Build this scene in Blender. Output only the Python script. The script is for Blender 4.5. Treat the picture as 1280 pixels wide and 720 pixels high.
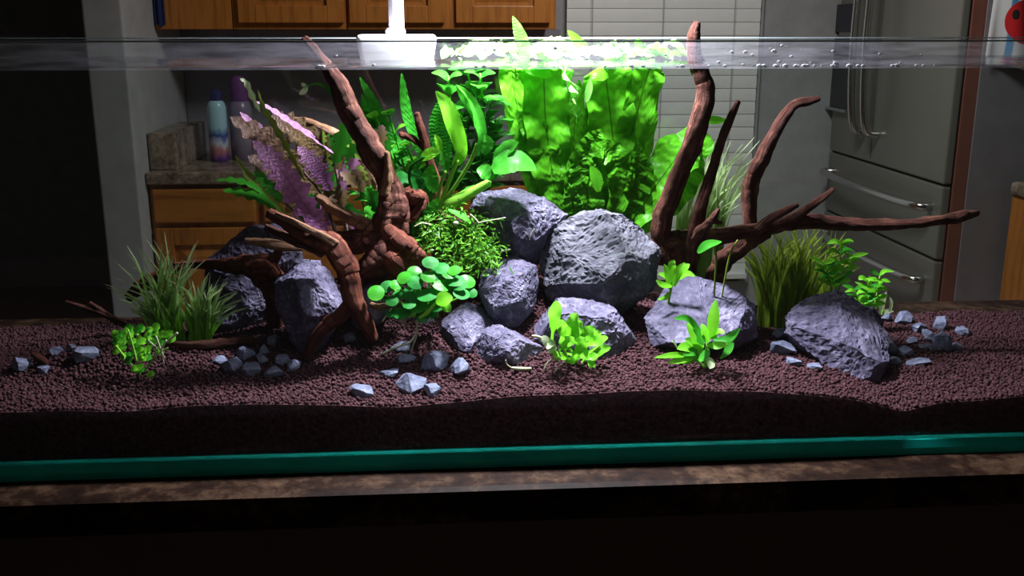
import bpy, bmesh, math, random
import numpy as np
from mathutils import Vector, Matrix, noise

for o in list(bpy.data.objects):
    bpy.data.objects.remove(o)
SC = bpy.context.scene
COL = SC.collection
R = math.radians
rnd = random.Random(7)

# ------------------------------------------------------------------ camera
F = 1250.0                      # focal length in pixels of a 1280 px wide frame
PITCH, YAW = R(14.5), R(4.1)
EYE = Vector((0, 0, 1.372))
cam_d = bpy.data.cameras.new('camera')
cam_d.sensor_width = 36.0
cam_d.lens = 36.0 * F / 1280.0
cam_d.clip_start = 0.02
cam = bpy.data.objects.new('camera', cam_d)
COL.objects.link(cam)
cam.location = EYE
cam.rotation_euler = (R(90) - PITCH, 0, -YAW)
SC.camera = cam

# ------------------------------------------------------------------ world, lights, exposure
SC.view_settings.view_transform = 'Standard'
SC.view_settings.look = 'None'
SC.view_settings.gamma = 1.0
SC.view_settings.use_curve_mapping = False
SC.view_settings.exposure = 0.0
w = bpy.data.worlds.new('dim_room')
SC.world = w
w.use_nodes = True
w.node_tree.nodes['Background'].inputs[0].default_value = (0.5, 0.55, 0.8, 1)
w.node_tree.nodes['Background'].inputs[1].default_value = 0.004

T0 = 0.914                      # bar top = underside of the tank
WATER = T0 + 0.4213
LAMP = Vector((0.135, 1.235, WATER + 0.235))


def area(name, loc, target, size, power, color, size_y=None):
    d = bpy.data.lights.new(name, 'AREA')
    d.energy = power
    d.color = color
    if size_y:
        d.shape = 'RECTANGLE'
        d.size, d.size_y = size, size_y
    else:
        d.shape = 'DISK'
        d.size = size
    o = bpy.data.objects.new(name, d)
    COL.objects.link(o)
    o.location = loc
    o.rotation_euler = (Vector(target) - Vector(loc)).to_track_quat('-Z', 'Y').to_euler()
    return o


tank_light = area('tank_lamp_offscreen', LAMP, LAMP - Vector((0, 0, 1)), 0.07, 19.0, (0.91, 0.90, 1.0))
tank_light.data.spread = R(140)
kitchen_light = area('kitchen_ceiling_lamp_offscreen', (0.60, 2.50, 2.39), (0.60, 2.50, 0), 0.5, 22.0, (1.0, 0.95, 0.89))
kitchen_light.data.spread = R(165)

# ------------------------------------------------------------------ pixel -> place
FWD = Vector((math.sin(YAW) * math.cos(PITCH), math.cos(YAW) * math.cos(PITCH), -math.sin(PITCH)))
RIGHT = Vector((math.cos(YAW), -math.sin(YAW), 0))
UP = RIGHT.cross(FWD)


def ray(px, py):
    return FWD + RIGHT * ((px - 640) / F) - UP * ((py - 360) / F)


def P(px, py, Y):               # point on the plane y = Y seen at a pixel
    d = ray(px, py)
    return EYE + d * (Y / d.y)


def PX(px, py, X):
    d = ray(px, py)
    return EYE + d * (X / d.x)


def PZ(px, py, Z):
    d = ray(px, py)
    return EYE + d * ((Z - EYE.z) / d.z)


# ------------------------------------------------------------------ materials
MATS = {}


def mat(name, build):
    if name in MATS:
        return MATS[name]
    m = bpy.data.materials.new(name)
    m.use_nodes = True
    nt = m.node_tree
    nt.nodes.clear()
    out = nt.nodes.new('ShaderNodeOutputMaterial')
    build(nt, out)
    MATS[name] = m
    return m


def N(nt, typ, **kw):
    n = nt.nodes.new(typ)
    for k, v in kw.items():
        if k.startswith('i_'):
            n.inputs[k[2:].replace('_', ' ')].default_value = v
        else:
            setattr(n, k, v)
    return n


def ramp(nt, fac, stops):
    r = nt.nodes.new('ShaderNodeValToRGB')
    cr = r.color_ramp
    while len(cr.elements) < len(stops):
        cr.elements.new(0.5)
    for e, (p, c) in zip(cr.elements, stops):
        e.position = p
        e.color = (*c, 1)
    nt.links.new(fac, r.inputs[0])
    return r.outputs[0]


def coords(nt, kind='Object', scale=(1, 1, 1)):
    t = nt.nodes.new('ShaderNodeTexCoord')
    mp = nt.nodes.new('ShaderNodeMapping')
    mp.inputs['Scale'].default_value = scale
    nt.links.new(t.outputs[kind], mp.inputs[0])
    return mp.outputs[0]


def noise_tex(nt, vec, scale, detail=4, rough=0.6):
    n = nt.nodes.new('ShaderNodeTexNoise')
    n.inputs['Scale'].default_value = scale
    n.inputs['Detail'].default_value = detail
    n.inputs['Roughness'].default_value = rough
    nt.links.new(vec, n.inputs['Vector'])
    return n.outputs[0]


def bump(nt, h, strength, dist):
    b = nt.nodes.new('ShaderNodeBump')
    b.inputs['Strength'].default_value = strength
    b.inputs['Distance'].default_value = dist
    nt.links.new(h, b.inputs['Height'])
    return b.outputs[0]


def principled(nt, out, color=None, rough=0.5, metal=0.0, spec=0.5, normal=None, col_link=None):
    p = nt.nodes.new('ShaderNodeBsdfPrincipled')
    if color:
        p.inputs['Base Color'].default_value = (*color, 1)
    if col_link:
        nt.links.new(col_link, p.inputs['Base Color'])
    p.inputs['Roughness'].default_value = rough
    p.inputs['Metallic'].default_value = metal
    p.inputs['Specular IOR Level'].default_value = spec
    if normal:
        nt.links.new(normal, p.inputs['Normal'])
    nt.links.new(p.outputs[0], out.inputs[0])
    return p


def plain(name, color, rough=0.5, metal=0.0, spec=0.5, var=0.12, scale=12, bmp=0.0):
    def b(nt, out):
        v = coords(nt)
        n = noise_tex(nt, v, scale, 5)
        lo = tuple(c * (1 - var) for c in color)
        hi = tuple(min(1, c * (1 + var)) for c in color)
        c = ramp(nt, n, [(0.3, lo), (0.7, hi)])
        nm = bump(nt, noise_tex(nt, v, scale * 12, 3), bmp, 0.004) if bmp else None
        principled(nt, out, rough=rough, metal=metal, spec=spec, col_link=c, normal=nm)
    return mat(name, b)


def wood(name, dark, light, axis='Z', rough=0.4, scale=1.0):
    def b(nt, out):
        s = {'Z': (9, 9, 0.7), 'X': (0.7, 9, 9), 'Y': (9, 0.7, 9)}[axis]
        v = coords(nt, 'Object', tuple(k * scale for k in s))
        n = noise_tex(nt, v, 5.0, 6, 0.65)
        c = ramp(nt, n, [(0.3, dark), (0.55, light), (0.75, tuple(k * 0.8 for k in light))])
        principled(nt, out, rough=rough, col_link=c, normal=bump(nt, n, 0.15, 0.002))
    return mat(name, b)


def rock_mat(name, dark, mid, light):
    def b(nt, out):
        v = coords(nt)
        n1 = noise_tex(nt, v, 26, 8, 0.62)
        n2 = noise_tex(nt, v, 160, 5, 0.7)
        mx = N(nt, 'ShaderNodeMix', data_type='FLOAT')
        mx.inputs[0].default_value = 0.4
        nt.links.new(n1, mx.inputs[2])
        nt.links.new(n2, mx.inputs[3])
        c = ramp(nt, mx.outputs[0], [(0.32, dark), (0.5, mid), (0.68, light)])
        # pale mineral veins and scuffs
        vo = N(nt, 'ShaderNodeTexVoronoi', feature='DISTANCE_TO_EDGE')
        vo.inputs['Scale'].default_value = 14
        dis = N(nt, 'ShaderNodeMixRGB', blend_type='ADD')
        dis.inputs[0].default_value = 0.09
        nn = N(nt, 'ShaderNodeTexNoise')
        nn.inputs['Scale'].default_value = 22
        nt.links.new(v, nn.inputs['Vector'])
        nt.links.new(v, dis.inputs[1])
        nt.links.new(nn.outputs['Color'], dis.inputs[2])
        nt.links.new(dis.outputs[0], vo.inputs['Vector'])
        vf = ramp(nt, vo.outputs[0], [(0.0, (1, 1, 1)), (0.03, (0, 0, 0))])
        gate = ramp(nt, noise_tex(nt, v, 9, 2), [(0.5, (0, 0, 0)), (0.7, (0.45, 0.45, 0.45))])
        mg = N(nt, 'ShaderNodeMixRGB', blend_type='MULTIPLY')
        mg.inputs[0].default_value = 1
        nt.links.new(vf, mg.inputs[1])
        nt.links.new(gate, mg.inputs[2])
        mc = N(nt, 'ShaderNodeMixRGB')
        nt.links.new(mg.outputs[0], mc.inputs[0])
        nt.links.new(c, mc.inputs[1])
        mc.inputs[2].default_value = (*[min(1, k * 1.6) for k in light], 1)
        nm = bump(nt, mx.outputs[0], 0.55, 0.006)
        principled(nt, out, rough=0.75, spec=0.10, col_link=mc.outputs[0], normal=nm)
    return mat(name, b)


def driftwood_mat(name, dark, mid, light):
    def b(nt, out):
        v = coords(nt, 'UV', (18, 3.0, 1))
        n = noise_tex(nt, v, 1.0, 6, 0.7)
        v2 = coords(nt)
        n2 = noise_tex(nt, v2, 45, 4)
        mx = N(nt, 'ShaderNodeMix', data_type='FLOAT')
        mx.inputs[0].default_value = 0.45
        nt.links.new(n, mx.inputs[2])
        nt.links.new(n2, mx.inputs[3])
        c = ramp(nt, mx.outputs[0], [(0.33, dark), (0.52, mid), (0.7, light)])
        principled(nt, out, rough=0.75, spec=0.10, col_link=c, normal=bump(nt, mx.outputs[0], 1.0, 0.008))
    return mat(name, b)


def leaf_mat(name, col, tip=None, trans=0.45, rough=0.38, vein=0.0, var=0.25):
    tip = tip or col

    def b(nt, out):
        uv = coords(nt, 'UV')
        sep = N(nt, 'ShaderNodeSeparateXYZ')
        nt.links.new(uv, sep.inputs[0])
        c = ramp(nt, sep.outputs[1], [(0.4, col), (1.0, tip)])
        oi = N(nt, 'ShaderNodeObjectInfo')
        mr = N(nt, 'ShaderNodeMapRange')
        mr.inputs['To Min'].default_value = 1 - var
        mr.inputs['To Max'].default_value = 1 + var
        nt.links.new(oi.outputs['Random'], mr.inputs[0])
        v = coords(nt)
        n = noise_tex(nt, v, 70, 4)
        m1 = N(nt, 'ShaderNodeMapRange')
        m1.inputs['To Min'].default_value = 0.65
        m1.inputs['To Max'].default_value = 1.35
        nt.links.new(n, m1.inputs[0])
        mu = N(nt, 'ShaderNodeMath', operation='MULTIPLY')
        nt.links.new(mr.outputs[0], mu.inputs[0])
        nt.links.new(m1.outputs[0], mu.inputs[1])
        sc = N(nt, 'ShaderNodeVectorMath', operation='SCALE')
        nt.links.new(c, sc.inputs[0])
        nt.links.new(mu.outputs[0], sc.inputs['Scale'])
        colr = sc.outputs[0]
        hgt = n
        if vein:
            # midrib dark line plus side ripples across the blade
            ab = N(nt, 'ShaderNodeMath', operation='SUBTRACT')
            ab.inputs[1].default_value = 0.5
            nt.links.new(sep.outputs[0], ab.inputs[0])
            aa = N(nt, 'ShaderNodeMath', operation='ABSOLUTE')
            nt.links.new(ab.outputs[0], aa.inputs[0])
            rib = ramp(nt, aa.outputs[0], [(0.0, (vein, vein, vein)), (0.025, (0, 0, 0))])
            mm = N(nt, 'ShaderNodeMixRGB')
            nt.links.new(rib, mm.inputs[0])
            nt.links.new(colr, mm.inputs[1])
            mm.inputs[2].default_value = (*[k * 0.15 for k in col], 1)
            wv = N(nt, 'ShaderNodeTexWave', wave_type='BANDS', bands_direction='Y')
            wv.inputs['Scale'].default_value = 5.5
            wv.inputs['Distortion'].default_value = 6.0
            wv.inputs['Detail'].default_value = 2
            nt.links.new(uv, wv.inputs['Vector'])
            wr = ramp(nt, wv.outputs['Fac'], [(0.2, (0.84, 0.84, 0.84)), (0.8, (1.05, 1.05, 1.05))])
            m2 = N(nt, 'ShaderNodeMixRGB', blend_type='MULTIPLY')
            m2.inputs[0].default_value = 1
            nt.links.new(mm.outputs[0], m2.inputs[1])
            nt.links.new(wr, m2.inputs[2])
            colr = m2.outputs[0]
            hgt = wv.outputs['Fac']
        p = N(nt, 'ShaderNodeBsdfPrincipled')
        nt.links.new(colr, p.inputs['Base Color'])
        p.inputs['Roughness'].default_value = rough
        p.inputs['Specular IOR Level'].default_value = 0.12
        nt.links.new(bump(nt, hgt, 0.35, 0.002), p.inputs['Normal'])
        t = N(nt, 'ShaderNodeBsdfTranslucent')
        nt.links.new(colr, t.inputs[0])
        ms = N(nt, 'ShaderNodeMixShader')
        ms.inputs[0].default_value = trans
        nt.links.new(p.outputs[0], ms.inputs[1])
        nt.links.new(t.outputs[0], ms.inputs[2])
        nt.links.new(ms.outputs[0], out.inputs[0])
    return mat(name, b)


def clear_mat(name, tint, f0, rough, ripple=None, fmax=1.0):
    """clear pane / water skin: straight-through transparency with Schlick-like mirror share"""
    def b(nt, out):
        lw = N(nt, 'ShaderNodeLayerWeight')
        lw.inputs['Blend'].default_value = 0.5
        pw = N(nt, 'ShaderNodeMath', operation='POWER')
        pw.inputs[1].default_value = 5.0
        nt.links.new(lw.outputs['Facing'], pw.inputs[0])
        mr = N(nt, 'ShaderNodeMapRange')
        mr.inputs['To Min'].default_value = f0
        mr.inputs['To Max'].default_value = fmax
        nt.links.new(pw.outputs[0], mr.inputs[0])
        t = N(nt, 'ShaderNodeBsdfTransparent')
        t.inputs[0].default_value = (*tint, 1)
        g = N(nt, 'ShaderNodeBsdfGlossy')
        g.inputs['Roughness'].default_value = rough
        if ripple:
            v = coords(nt)
            nt.links.new(bump(nt, noise_tex(nt, v, ripple[0], 3), ripple[1], 0.01), g.inputs['Normal'])
        ms = N(nt, 'ShaderNodeMixShader')
        nt.links.new(mr.outputs[0], ms.inputs[0])
        nt.links.new(t.outputs[0], ms.inputs[1])
        nt.links.new(g.outputs[0], ms.inputs[2])
        nt.links.new(ms.outputs[0], out.inputs[0])
    return mat(name, b)


# ------------------------------------------------------------------ object helpers
def link(name, me, m=None, parent=None):
    o = bpy.data.objects.new(name, me)
    COL.objects.link(o)
    if m is not None and me is not None and not me.materials:
        me.materials.append(m)
    if parent is not None:
        o.parent = parent
        o.matrix_parent_inverse = parent.matrix_world.inverted()
    return o


def tag(o, label=None, cat=None, group=None, kind=None):
    if label:
        o['label'] = label
    if cat:
        o['category'] = cat
    if group:
        o['group'] = group
    if kind:
        o['kind'] = kind
    return o


def empty(name, loc, label, cat, group=None):
    o = bpy.data.objects.new(name, None)
    o.empty_display_size = 0.02
    COL.objects.link(o)
    o.location = loc
    o.matrix_world = Matrix.Translation(loc)
    return tag(o, label, cat, group)


def bm_mesh(name, bm, smooth=False, sharp=None):
    me = bpy.data.meshes.new(name)
    bm.normal_update()
    bm.to_mesh(me)
    bm.free()
    if smooth:
        me.polygons.foreach_set('use_smooth', [True] * len(me.polygons))
        if sharp:
            me.set_sharp_from_angle(angle=R(sharp))
    return me


def box_bm(bm, lo, hi, bevel=0.0):
    lo, hi = Vector(lo), Vector(hi)
    r = bmesh.ops.create_cube(bm, size=1.0)
    vs = r['verts']
    for v in vs:
        v.co = Vector([(lo[i] + hi[i]) / 2 + v.co[i] * (hi[i] - lo[i]) for i in range(3)])
    if bevel:
        es = list({e for v in vs for e in v.link_edges})
        bmesh.ops.bevel(bm, geom=es, offset=bevel, segments=2, affect='EDGES', profile=0.6)


def box(name, lo, hi, m, parent=None, bevel=0.0, kind=None):
    bm = bmesh.new()
    box_bm(bm, lo, hi, bevel)
    o = link(name, bm_mesh(name, bm), m, parent)
    if kind:
        o['kind'] = kind
    return o


def catmull(pts, n):
    """pts: list of tuples (any length) -> n samples"""
    p = np.array(pts, float)
    if len(p) == 2:
        t = np.linspace(0, 1, n)[:, None]
        return p[0] * (1 - t) + p[1] * t
    q = np.vstack([2 * p[0] - p[1], p, 2 * p[-1] - p[-2]])
    out = []
    m = len(p) - 1
    for u in np.linspace(0, m, n):
        i = min(int(u), m - 1)
        t = u - i
        a, b, c, d = q[i], q[i + 1], q[i + 2], q[i + 3]
        out.append(0.5 * ((2 * b) + (-a + c) * t + (2 * a - 5 * b + 4 * c - d) * t * t + (-a + 3 * b - 3 * c + d) * t ** 3))
    return np.array(out)


def tube_mesh(name, pts, seg=10, n=None, lump=0.0, seed=0.0, ridges=0):
    """pts: (x,y,z,r). A swept tube with optional gnarly surface, UV = (around, along)."""
    n = n or max(6, len(pts) * 6)
    s = catmull(pts, n)
    if lump:                     # let the run of the wood wander a little
        for i in range(n):
            w3 = Vector((i * 0.35 + seed, seed * 2.1, 0.7))
            s[i, :3] += np.array(noise.noise_vector(w3)) * s[i, 3] * lump * 0.8
    verts, uvs, faces = [], [], []
    tang = np.gradient(s[:, :3], axis=0)
    prev = Vector((0.3, -1, 0.2))
    along = 0.0
    for i in range(n):
        c = Vector(s[i, :3])
        t = Vector(tang[i]).normalized()
        prev = (prev - t * prev.dot(t)).normalized()
        b = t.cross(prev)
        if i:
            along += (c - Vector(s[i - 1, :3])).length
        r0 = max(s[i, 3], 0.0003)
        for k in range(seg):
            a = 2 * math.pi * k / seg
            d = prev * math.cos(a) + b * math.sin(a)
            r = r0
            if lump:
                q = Vector((math.cos(a) * 1.3 + seed, math.sin(a) * 1.3, along * 30))
                r *= 1 + lump * noise.noise(q) * 1.7 + lump * 0.8 * noise.noise(q * 2.7)
                q2 = Vector((math.cos(a) * 3.2, math.sin(a) * 3.2 + seed, along * 16))
                r *= 1 - lump * 0.9 * abs(noise.noise(q2))
                if ridges:
                    r *= 1 + 0.10 * math.sin(ridges * a + along * 22 + seed)
            verts.append(c + d * r)
            uvs.append((k / seg, along * 10))
    for i in range(n - 1):
        for k in range(seg):
            k2 = (k + 1) % seg
            faces.append((i * seg + k, i * seg + k2, (i + 1) * seg + k2, (i + 1) * seg + k))
    i0, i1 = len(verts), len(verts) + 1
    verts += [Vector(s[0, :3]) - Vector(tang[0]).normalized() * s[0, 3] * 0.4,
              Vector(s[-1, :3]) + Vector(tang[-1]).normalized() * s[-1, 3] * 0.6]
    uvs += [(0.5, 0), (0.5, along * 10)]
    for k in range(seg):
        k2 = (k + 1) % seg
        faces.append((i0, k2, k))
        faces.append((i1, (n - 1) * seg + k, (n - 1) * seg + k2))
    me = bpy.data.meshes.new(name)
    me.from_pydata(verts, [], faces)
    ul = me.uv_layers.new(name='UVMap')
    li = np.empty(len(me.loops), int)
    me.loops.foreach_get('vertex_index', li)
    ul.data.foreach_set('uv', np.array(uvs)[li].ravel())
    me.polygons.foreach_set('use_smooth', [True] * len(me.polygons))
    me.update()
    return me


def px_tube(pts, Y=None):
    """(px,py,Y,rpx) or (px,py,rpx) with common Y -> (x,y,z,r)"""
    out = []
    for p in pts:
        if len(p) == 3:
            px, py, r = p
            y = Y
        else:
            px, py, y, r = p
        q = P(px, py, y)
        out.append((q.x, q.y, q.z, r * y / F))
    return out


def blade_arrays(spine, width, normal, nu=14, nv=5, fold=0.15, wave=0.0, waves=4, prof='lance', notch=0, twist=0.0, seed=0.0):
    """spine: list of Vectors; returns verts, uvs, faces of a leaf blade"""
    s = catmull([tuple(v) for v in spine], nu)
    tang = np.gradient(s, axis=0)
    verts, uvs, faces = [], [], []
    L = sum((Vector(s[i + 1]) - Vector(s[i])).length for i in range(nu - 1))
    for i in range(nu):
        u = i / (nu - 1)
        t = Vector(tang[i]).normalized()
        nn = normal if not callable(normal) else normal(u)
        side = t.cross(nn)
        if side.length < 1e-4:
            side = t.cross(Vector((0.3, 0.9, 0.1)))
        side.normalize()
        up = side.cross(t).normalized()
        if twist:
            a = twist * (u - 0.3)
            side, up = side * math.cos(a) + up * math.sin(a), up * math.cos(a) - side * math.sin(a)
        if prof == 'lance':
            wv = math.sin(math.pi * min(1, u * 0.93 + 0.06)) ** 0.75
        elif prof == 'strap':
            wv = min(1, (1 - u) * 5 + 0.03) ** 0.6 * min(1, 0.35 + u * 2.5)
        elif prof == 'round':
            wv = math.sqrt(max(0.0, 1 - (2 * (u * 0.97 + 0.015) - 1) ** 2))
        elif prof == 'spoon':
            wv = 0.22 + 0.78 * max(0, math.sin(math.pi * max(0, (u - 0.25) / 0.76))) ** 0.7 if u > 0.25 else 0.22
            if u > 0.97:
                wv = 0.15
        elif prof == 'grass':
            wv = (1 - u) ** 0.6 * 0.9 + 0.08
        else:
            wv = 1
        if notch:
            f = (u * notch) % 1.0
            wv *= 0.38 + 0.62 * (1 - abs(2 * f - 1)) ** 0.7
        hw = width * 0.5 * wv
        for j in range(nv):
            q = 2 * j / (nv - 1) - 1
            off = side * (q * hw) + up * (fold * abs(q) * hw)
            if wave:
                off += up * (wave * hw * abs(q) * math.sin(u * waves * 6.283 + (1.3 if q > 0 else 0) + seed))
            verts.append(Vector(s[i]) + off)
            uvs.append((0.5 + 0.5 * q, u))
    for i in range(nu - 1):
        for j in range(nv - 1):
            a = i * nv + j
            faces.append((a, a + 1, a + nv + 1, a + nv))
    return verts, uvs, faces


def mesh_from(name, verts, uvs, faces, smooth=True):
    me = bpy.data.meshes.new(name)
    me.from_pydata([tuple(v) for v in verts], [], faces)
    ul = me.uv_layers.new(name='UVMap')
    li = np.empty(len(me.loops), int)
    me.loops.foreach_get('vertex_index', li)
    ul.data.foreach_set('uv', np.array(uvs)[li].ravel())
    if smooth:
        me.polygons.foreach_set('use_smooth', [True] * len(me.polygons))
    me.update()
    return me


VIEWN = Vector((0, -0.75, 0.66))


def leaf(parent, m, pts, wpx, Y, normal=None, name='leaf', **kw):
    """pts: (px,py) or (px,py,Y); drawn base -> tip"""
    sp, ys = [], []
    for p in pts:
        y = p[2] if len(p) == 3 else Y
        ys.append(y)
        sp.append(P(p[0], p[1], y))
    yy = sum(ys) / len(ys)
    kw.setdefault('seed', rnd.random() * 6)
    v, u, f = blade_arrays(sp, wpx * yy / F, normal or VIEWN, **kw)
    return link(name, mesh_from(name, v, u, f), m, parent)


def rock_mesh(name, pts, maxlen, amp, seed, cuts=9):
    bm = bmesh.new()
    for p in pts:
        bm.verts.new(p)
    r = bmesh.ops.convex_hull(bm, input=bm.verts)
    junk = [g for g in r['geom_interior'] if isinstance(g, bmesh.types.BMVert)]
    bmesh.ops.delete(bm, geom=junk, context='VERTS')
    loose = [v for v in bm.verts if not v.link_faces]
    bmesh.ops.delete(bm, geom=loose, context='VERTS')
    rr = random.Random(seed * 31 + 5)
    # break flat chips off the corners
    for k in range(cuts):
        nrm = Vector((rr.gauss(0, 1), rr.gauss(-0.5, 0.9), rr.gauss(0.25, 0.8))).normalized()
        far = max(v.co.dot(nrm) for v in bm.verts)
        near = min(v.co.dot(nrm) for v in bm.verts)
        d = far - (far - near) * rr.uniform(0.03, 0.13)
        res = bmesh.ops.bisect_plane(bm, geom=list(bm.verts) + list(bm.edges) + list(bm.faces), plane_co=nrm * d, plane_no=nrm, clear_outer=True)
        ed = [g for g in res['geom_cut'] if isinstance(g, bmesh.types.BMEdge)]
        if ed:
            bmesh.ops.contextual_create(bm, geom=ed)
    bmesh.ops.remove_doubles(bm, verts=bm.verts, dist=maxlen * 0.2)
    bmesh.ops.bevel(bm, geom=list(bm.edges), offset=maxlen * 0.22, segments=1, affect='EDGES', clamp_overlap=True)
    bmesh.ops.triangulate(bm, faces=bm.faces)
    for _ in range(7):
        es = [e for e in bm.edges if e.calc_length() > maxlen]
        if not es or len(bm.faces) > 14000:
            break
        bmesh.ops.subdivide_edges(bm, edges=es, cuts=1)
        bmesh.ops.triangulate(bm, faces=bm.faces)
    bm.normal_update()
    so = Vector((seed * 3.7, seed * 1.9, seed * 5.1))
    size = maxlen * 20
    ax = Vector((rr.gauss(0, 1), rr.gauss(0, 1), rr.gauss(0, 1.6))).normalized()
    disp = []
    for v in bm.verts:
        q = v.co / size + so
        d = noise.noise(q * 2.4) * 0.8
        # chipped ledges: stepped noise gives flat breaks with small cliffs
        z = noise.noise(q * 3.2 + Vector((5, 1, 2))) + 0.35 * q.dot(ax)
        st = z * 5
        fr = st - math.floor(st)
        d += 0.55 * ((math.floor(st) + max(0.0, fr - 0.8) * 5) / 2.5 - z * 2)
        z2 = noise.noise(q * 8.0) * 4
        fr2 = z2 - math.floor(z2)
        d += 0.28 * (math.floor(z2) + max(0.0, fr2 - 0.75) * 4 - z2)
        d += 0.30 * noise.fractal(q * 11, 0.9, 2.0, 4)
        disp.append(v.normal * d * amp)
    for v, d in zip(bm.verts, disp):
        v.co += d
    return bm_mesh(name, bm, smooth=True, sharp=16)


def rock(outline, Y, thick, label, m, seed, front=None, name='rock', group=None, tilt=0.0, sink=0.0, maxdiv=20, amp=0.045, grow=1.06):
    """outline in pixels on plane Y; front: list of (px,py,forward metres)"""
    cx = sum(p[0] for p in outline) / len(outline)
    cy = sum(p[1] for p in outline) / len(outline)
    outline = [(cx + (p[0] - cx) * grow, cy + (p[1] - cy) * grow) for p in outline]
    rr = random.Random(seed)
    pts = []
    ymax = max(p[1] for p in outline)
    ymin = min(p[1] for p in outline)
    for p in outline:
        dy = rr.uniform(-0.12, 0.12) * thick
        # tops lean back, feet come forward
        lean = tilt * ((p[1] - ymin) / (ymax - ymin) - 0.5)
        pts.append(P(p[0], p[1], Y - lean + dy))
    if front is None:
        front = []
        for p in outline:
            k = rr.uniform(0.45, 0.72)
            front.append((cx + (p[0] - cx) * k, cy + (p[1] - cy) * k, thick * rr.uniform(0.28, 0.5)))
    for p in front:
        lean = tilt * ((p[1] - ymin) / (ymax - ymin) - 0.5)
        pts.append(P(p[0], p[1], Y - lean - p[2]))
    for p in outline:
        k = 0.75
        pts.append(P(cx + (p[0] - cx) * k, cy + (p[1] - cy) * k + 4, Y + thick * rr.uniform(0.35, 0.5)))
    if sink:
        c = P(cx, ymax, Y)
        pts.append(c - Vector((0, 0, sink)))
    size = (max(p[0] for p in outline) - min(p[0] for p in outline)) * Y / F
    ctr = sum(pts, Vector()) / len(pts)
    pts = [p - ctr for p in pts]
    me = rock_mesh(name, pts, size / maxdiv, size * amp * 1.5, seed)
    o = link(name, me, m)
    o.location = ctr
    return tag(o, label, 'rock', group)


# ------------------------------------------------------------------ palette
M_wall = plain('painted_wall', (0.36, 0.375, 0.40), 0.75, bmp=0.1)
M_floor = plain('floor_tile', (0.20, 0.16, 0.12), 0.5)
M_ceil = plain('ceiling_paint', (0.5, 0.5, 0.5), 0.9)
M_oak = wood('oak_upright', (0.26, 0.085, 0.014), (0.46, 0.17, 0.032), 'Z')
M_oakh = wood('oak_sideways', (0.26, 0.085, 0.014), (0.46, 0.17, 0.032), 'X')
M_steel = plain('brushed_steel', (0.23, 0.23, 0.21), 0.38, 0.45, var=0.05, scale=3)
M_steelhandle = plain('steel_handle', (0.62, 0.62, 0.64), 0.22, 1.0, var=0.03)
M_black = plain('black_plastic', (0.012, 0.012, 0.016), 0.3)
M_fridgeside = plain('brown_side_panel', (0.20, 0.075, 0.055), 0.5)
M_gap = plain('dark_gap', (0.008, 0.008, 0.009), 0.8)
M_slat = plain('blind_slat', (0.80, 0.83, 0.85), 0.55, var=0.03)
M_cord = plain('blind_cord', (0.42, 0.43, 0.44), 0.8)
M_white = plain('white_plastic', (0.82, 0.81, 0.86), 0.35, var=0.03)


def granite(name, a, b_, c, rough=0.25, scale=70, spec=0.5):
    def b(nt, out):
        v = coords(nt)
        n = noise_tex(nt, v, scale, 6, 0.75)
        n2 = noise_tex(nt, v, scale * 0.22, 3)
        mx = N(nt, 'ShaderNodeMix', data_type='FLOAT')
        mx.inputs[0].default_value = 0.45
        nt.links.new(n, mx.inputs[2])
        nt.links.new(n2, mx.inputs[3])
        col = ramp(nt, mx.outputs[0], [(0.38, a), (0.5, b_), (0.62, c)])
        principled(nt, out, rough=rough, col_link=col, spec=spec)
    return mat(name, b)


M_granite = granite('bar_granite', (0.006, 0.003, 0.002), (0.022, 0.010, 0.006), (0.085, 0.048, 0.028), rough=0.6, scale=45, spec=0.08)
M_granite2 = granite('kitchen_granite', (0.06, 0.04, 0.03), (0.22, 0.17, 0.13), (0.38, 0.31, 0.25))
M_glass = clear_mat('tank_glass', (0.965, 0.985, 0.98), 0.035, 0.0, fmax=0.9)
M_glassrim = plain('polished_glass_rim', (0.42, 0.52, 0.55), 0.12, spec=1.0, var=0.1)
M_teal = plain('green_glass_edge', (0.015, 0.8, 0.64), 0.35, spec=0.2, var=0.25, scale=6)  # teal glass tint, raised so the colour stands for the edge-lit glow
M_water = clear_mat('water_skin', (0.98, 0.99, 1.0), 0.02, 0.05, ripple=(14, 0.2))

M_rock = rock_mat('slate_rock', (0.036, 0.032, 0.056), (0.09, 0.08, 0.126), (0.235, 0.213, 0.305))
M_rock2 = rock_mat('grey_rock', (0.035, 0.034, 0.045), (0.085, 0.082, 0.104), (0.19, 0.185, 0.225))
M_chip = rock_mat('blue_stone_chip', (0.06, 0.066, 0.11), (0.125, 0.135, 0.2), (0.25, 0.265, 0.35))
M_drift = driftwood_mat('driftwood_bark', (0.018, 0.006, 0.005), (0.075, 0.026, 0.018), (0.30, 0.135, 0.09))
M_driftred = driftwood_mat('red_driftwood_bark', (0.025, 0.007, 0.005), (0.11, 0.030, 0.018), (0.30, 0.105, 0.06))
M_drifttan = driftwood_mat('bare_tan_wood', (0.10, 0.045, 0.025), (0.28, 0.14, 0.08), (0.48, 0.30, 0.2))


def soil_mat():
    def b(nt, out):
        v = coords(nt)
        n = noise_tex(nt, v, 230, 3)
        c = ramp(nt, n, [(0.35, (0.026, 0.010, 0.012)), (0.65, (0.085, 0.036, 0.042))])
        principled(nt, out, rough=0.9, spec=0.08, col_link=c, normal=bump(nt, n, 1.0, 0.004))
    return mat('aquasoil', b)


M_soil = soil_mat()

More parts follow.
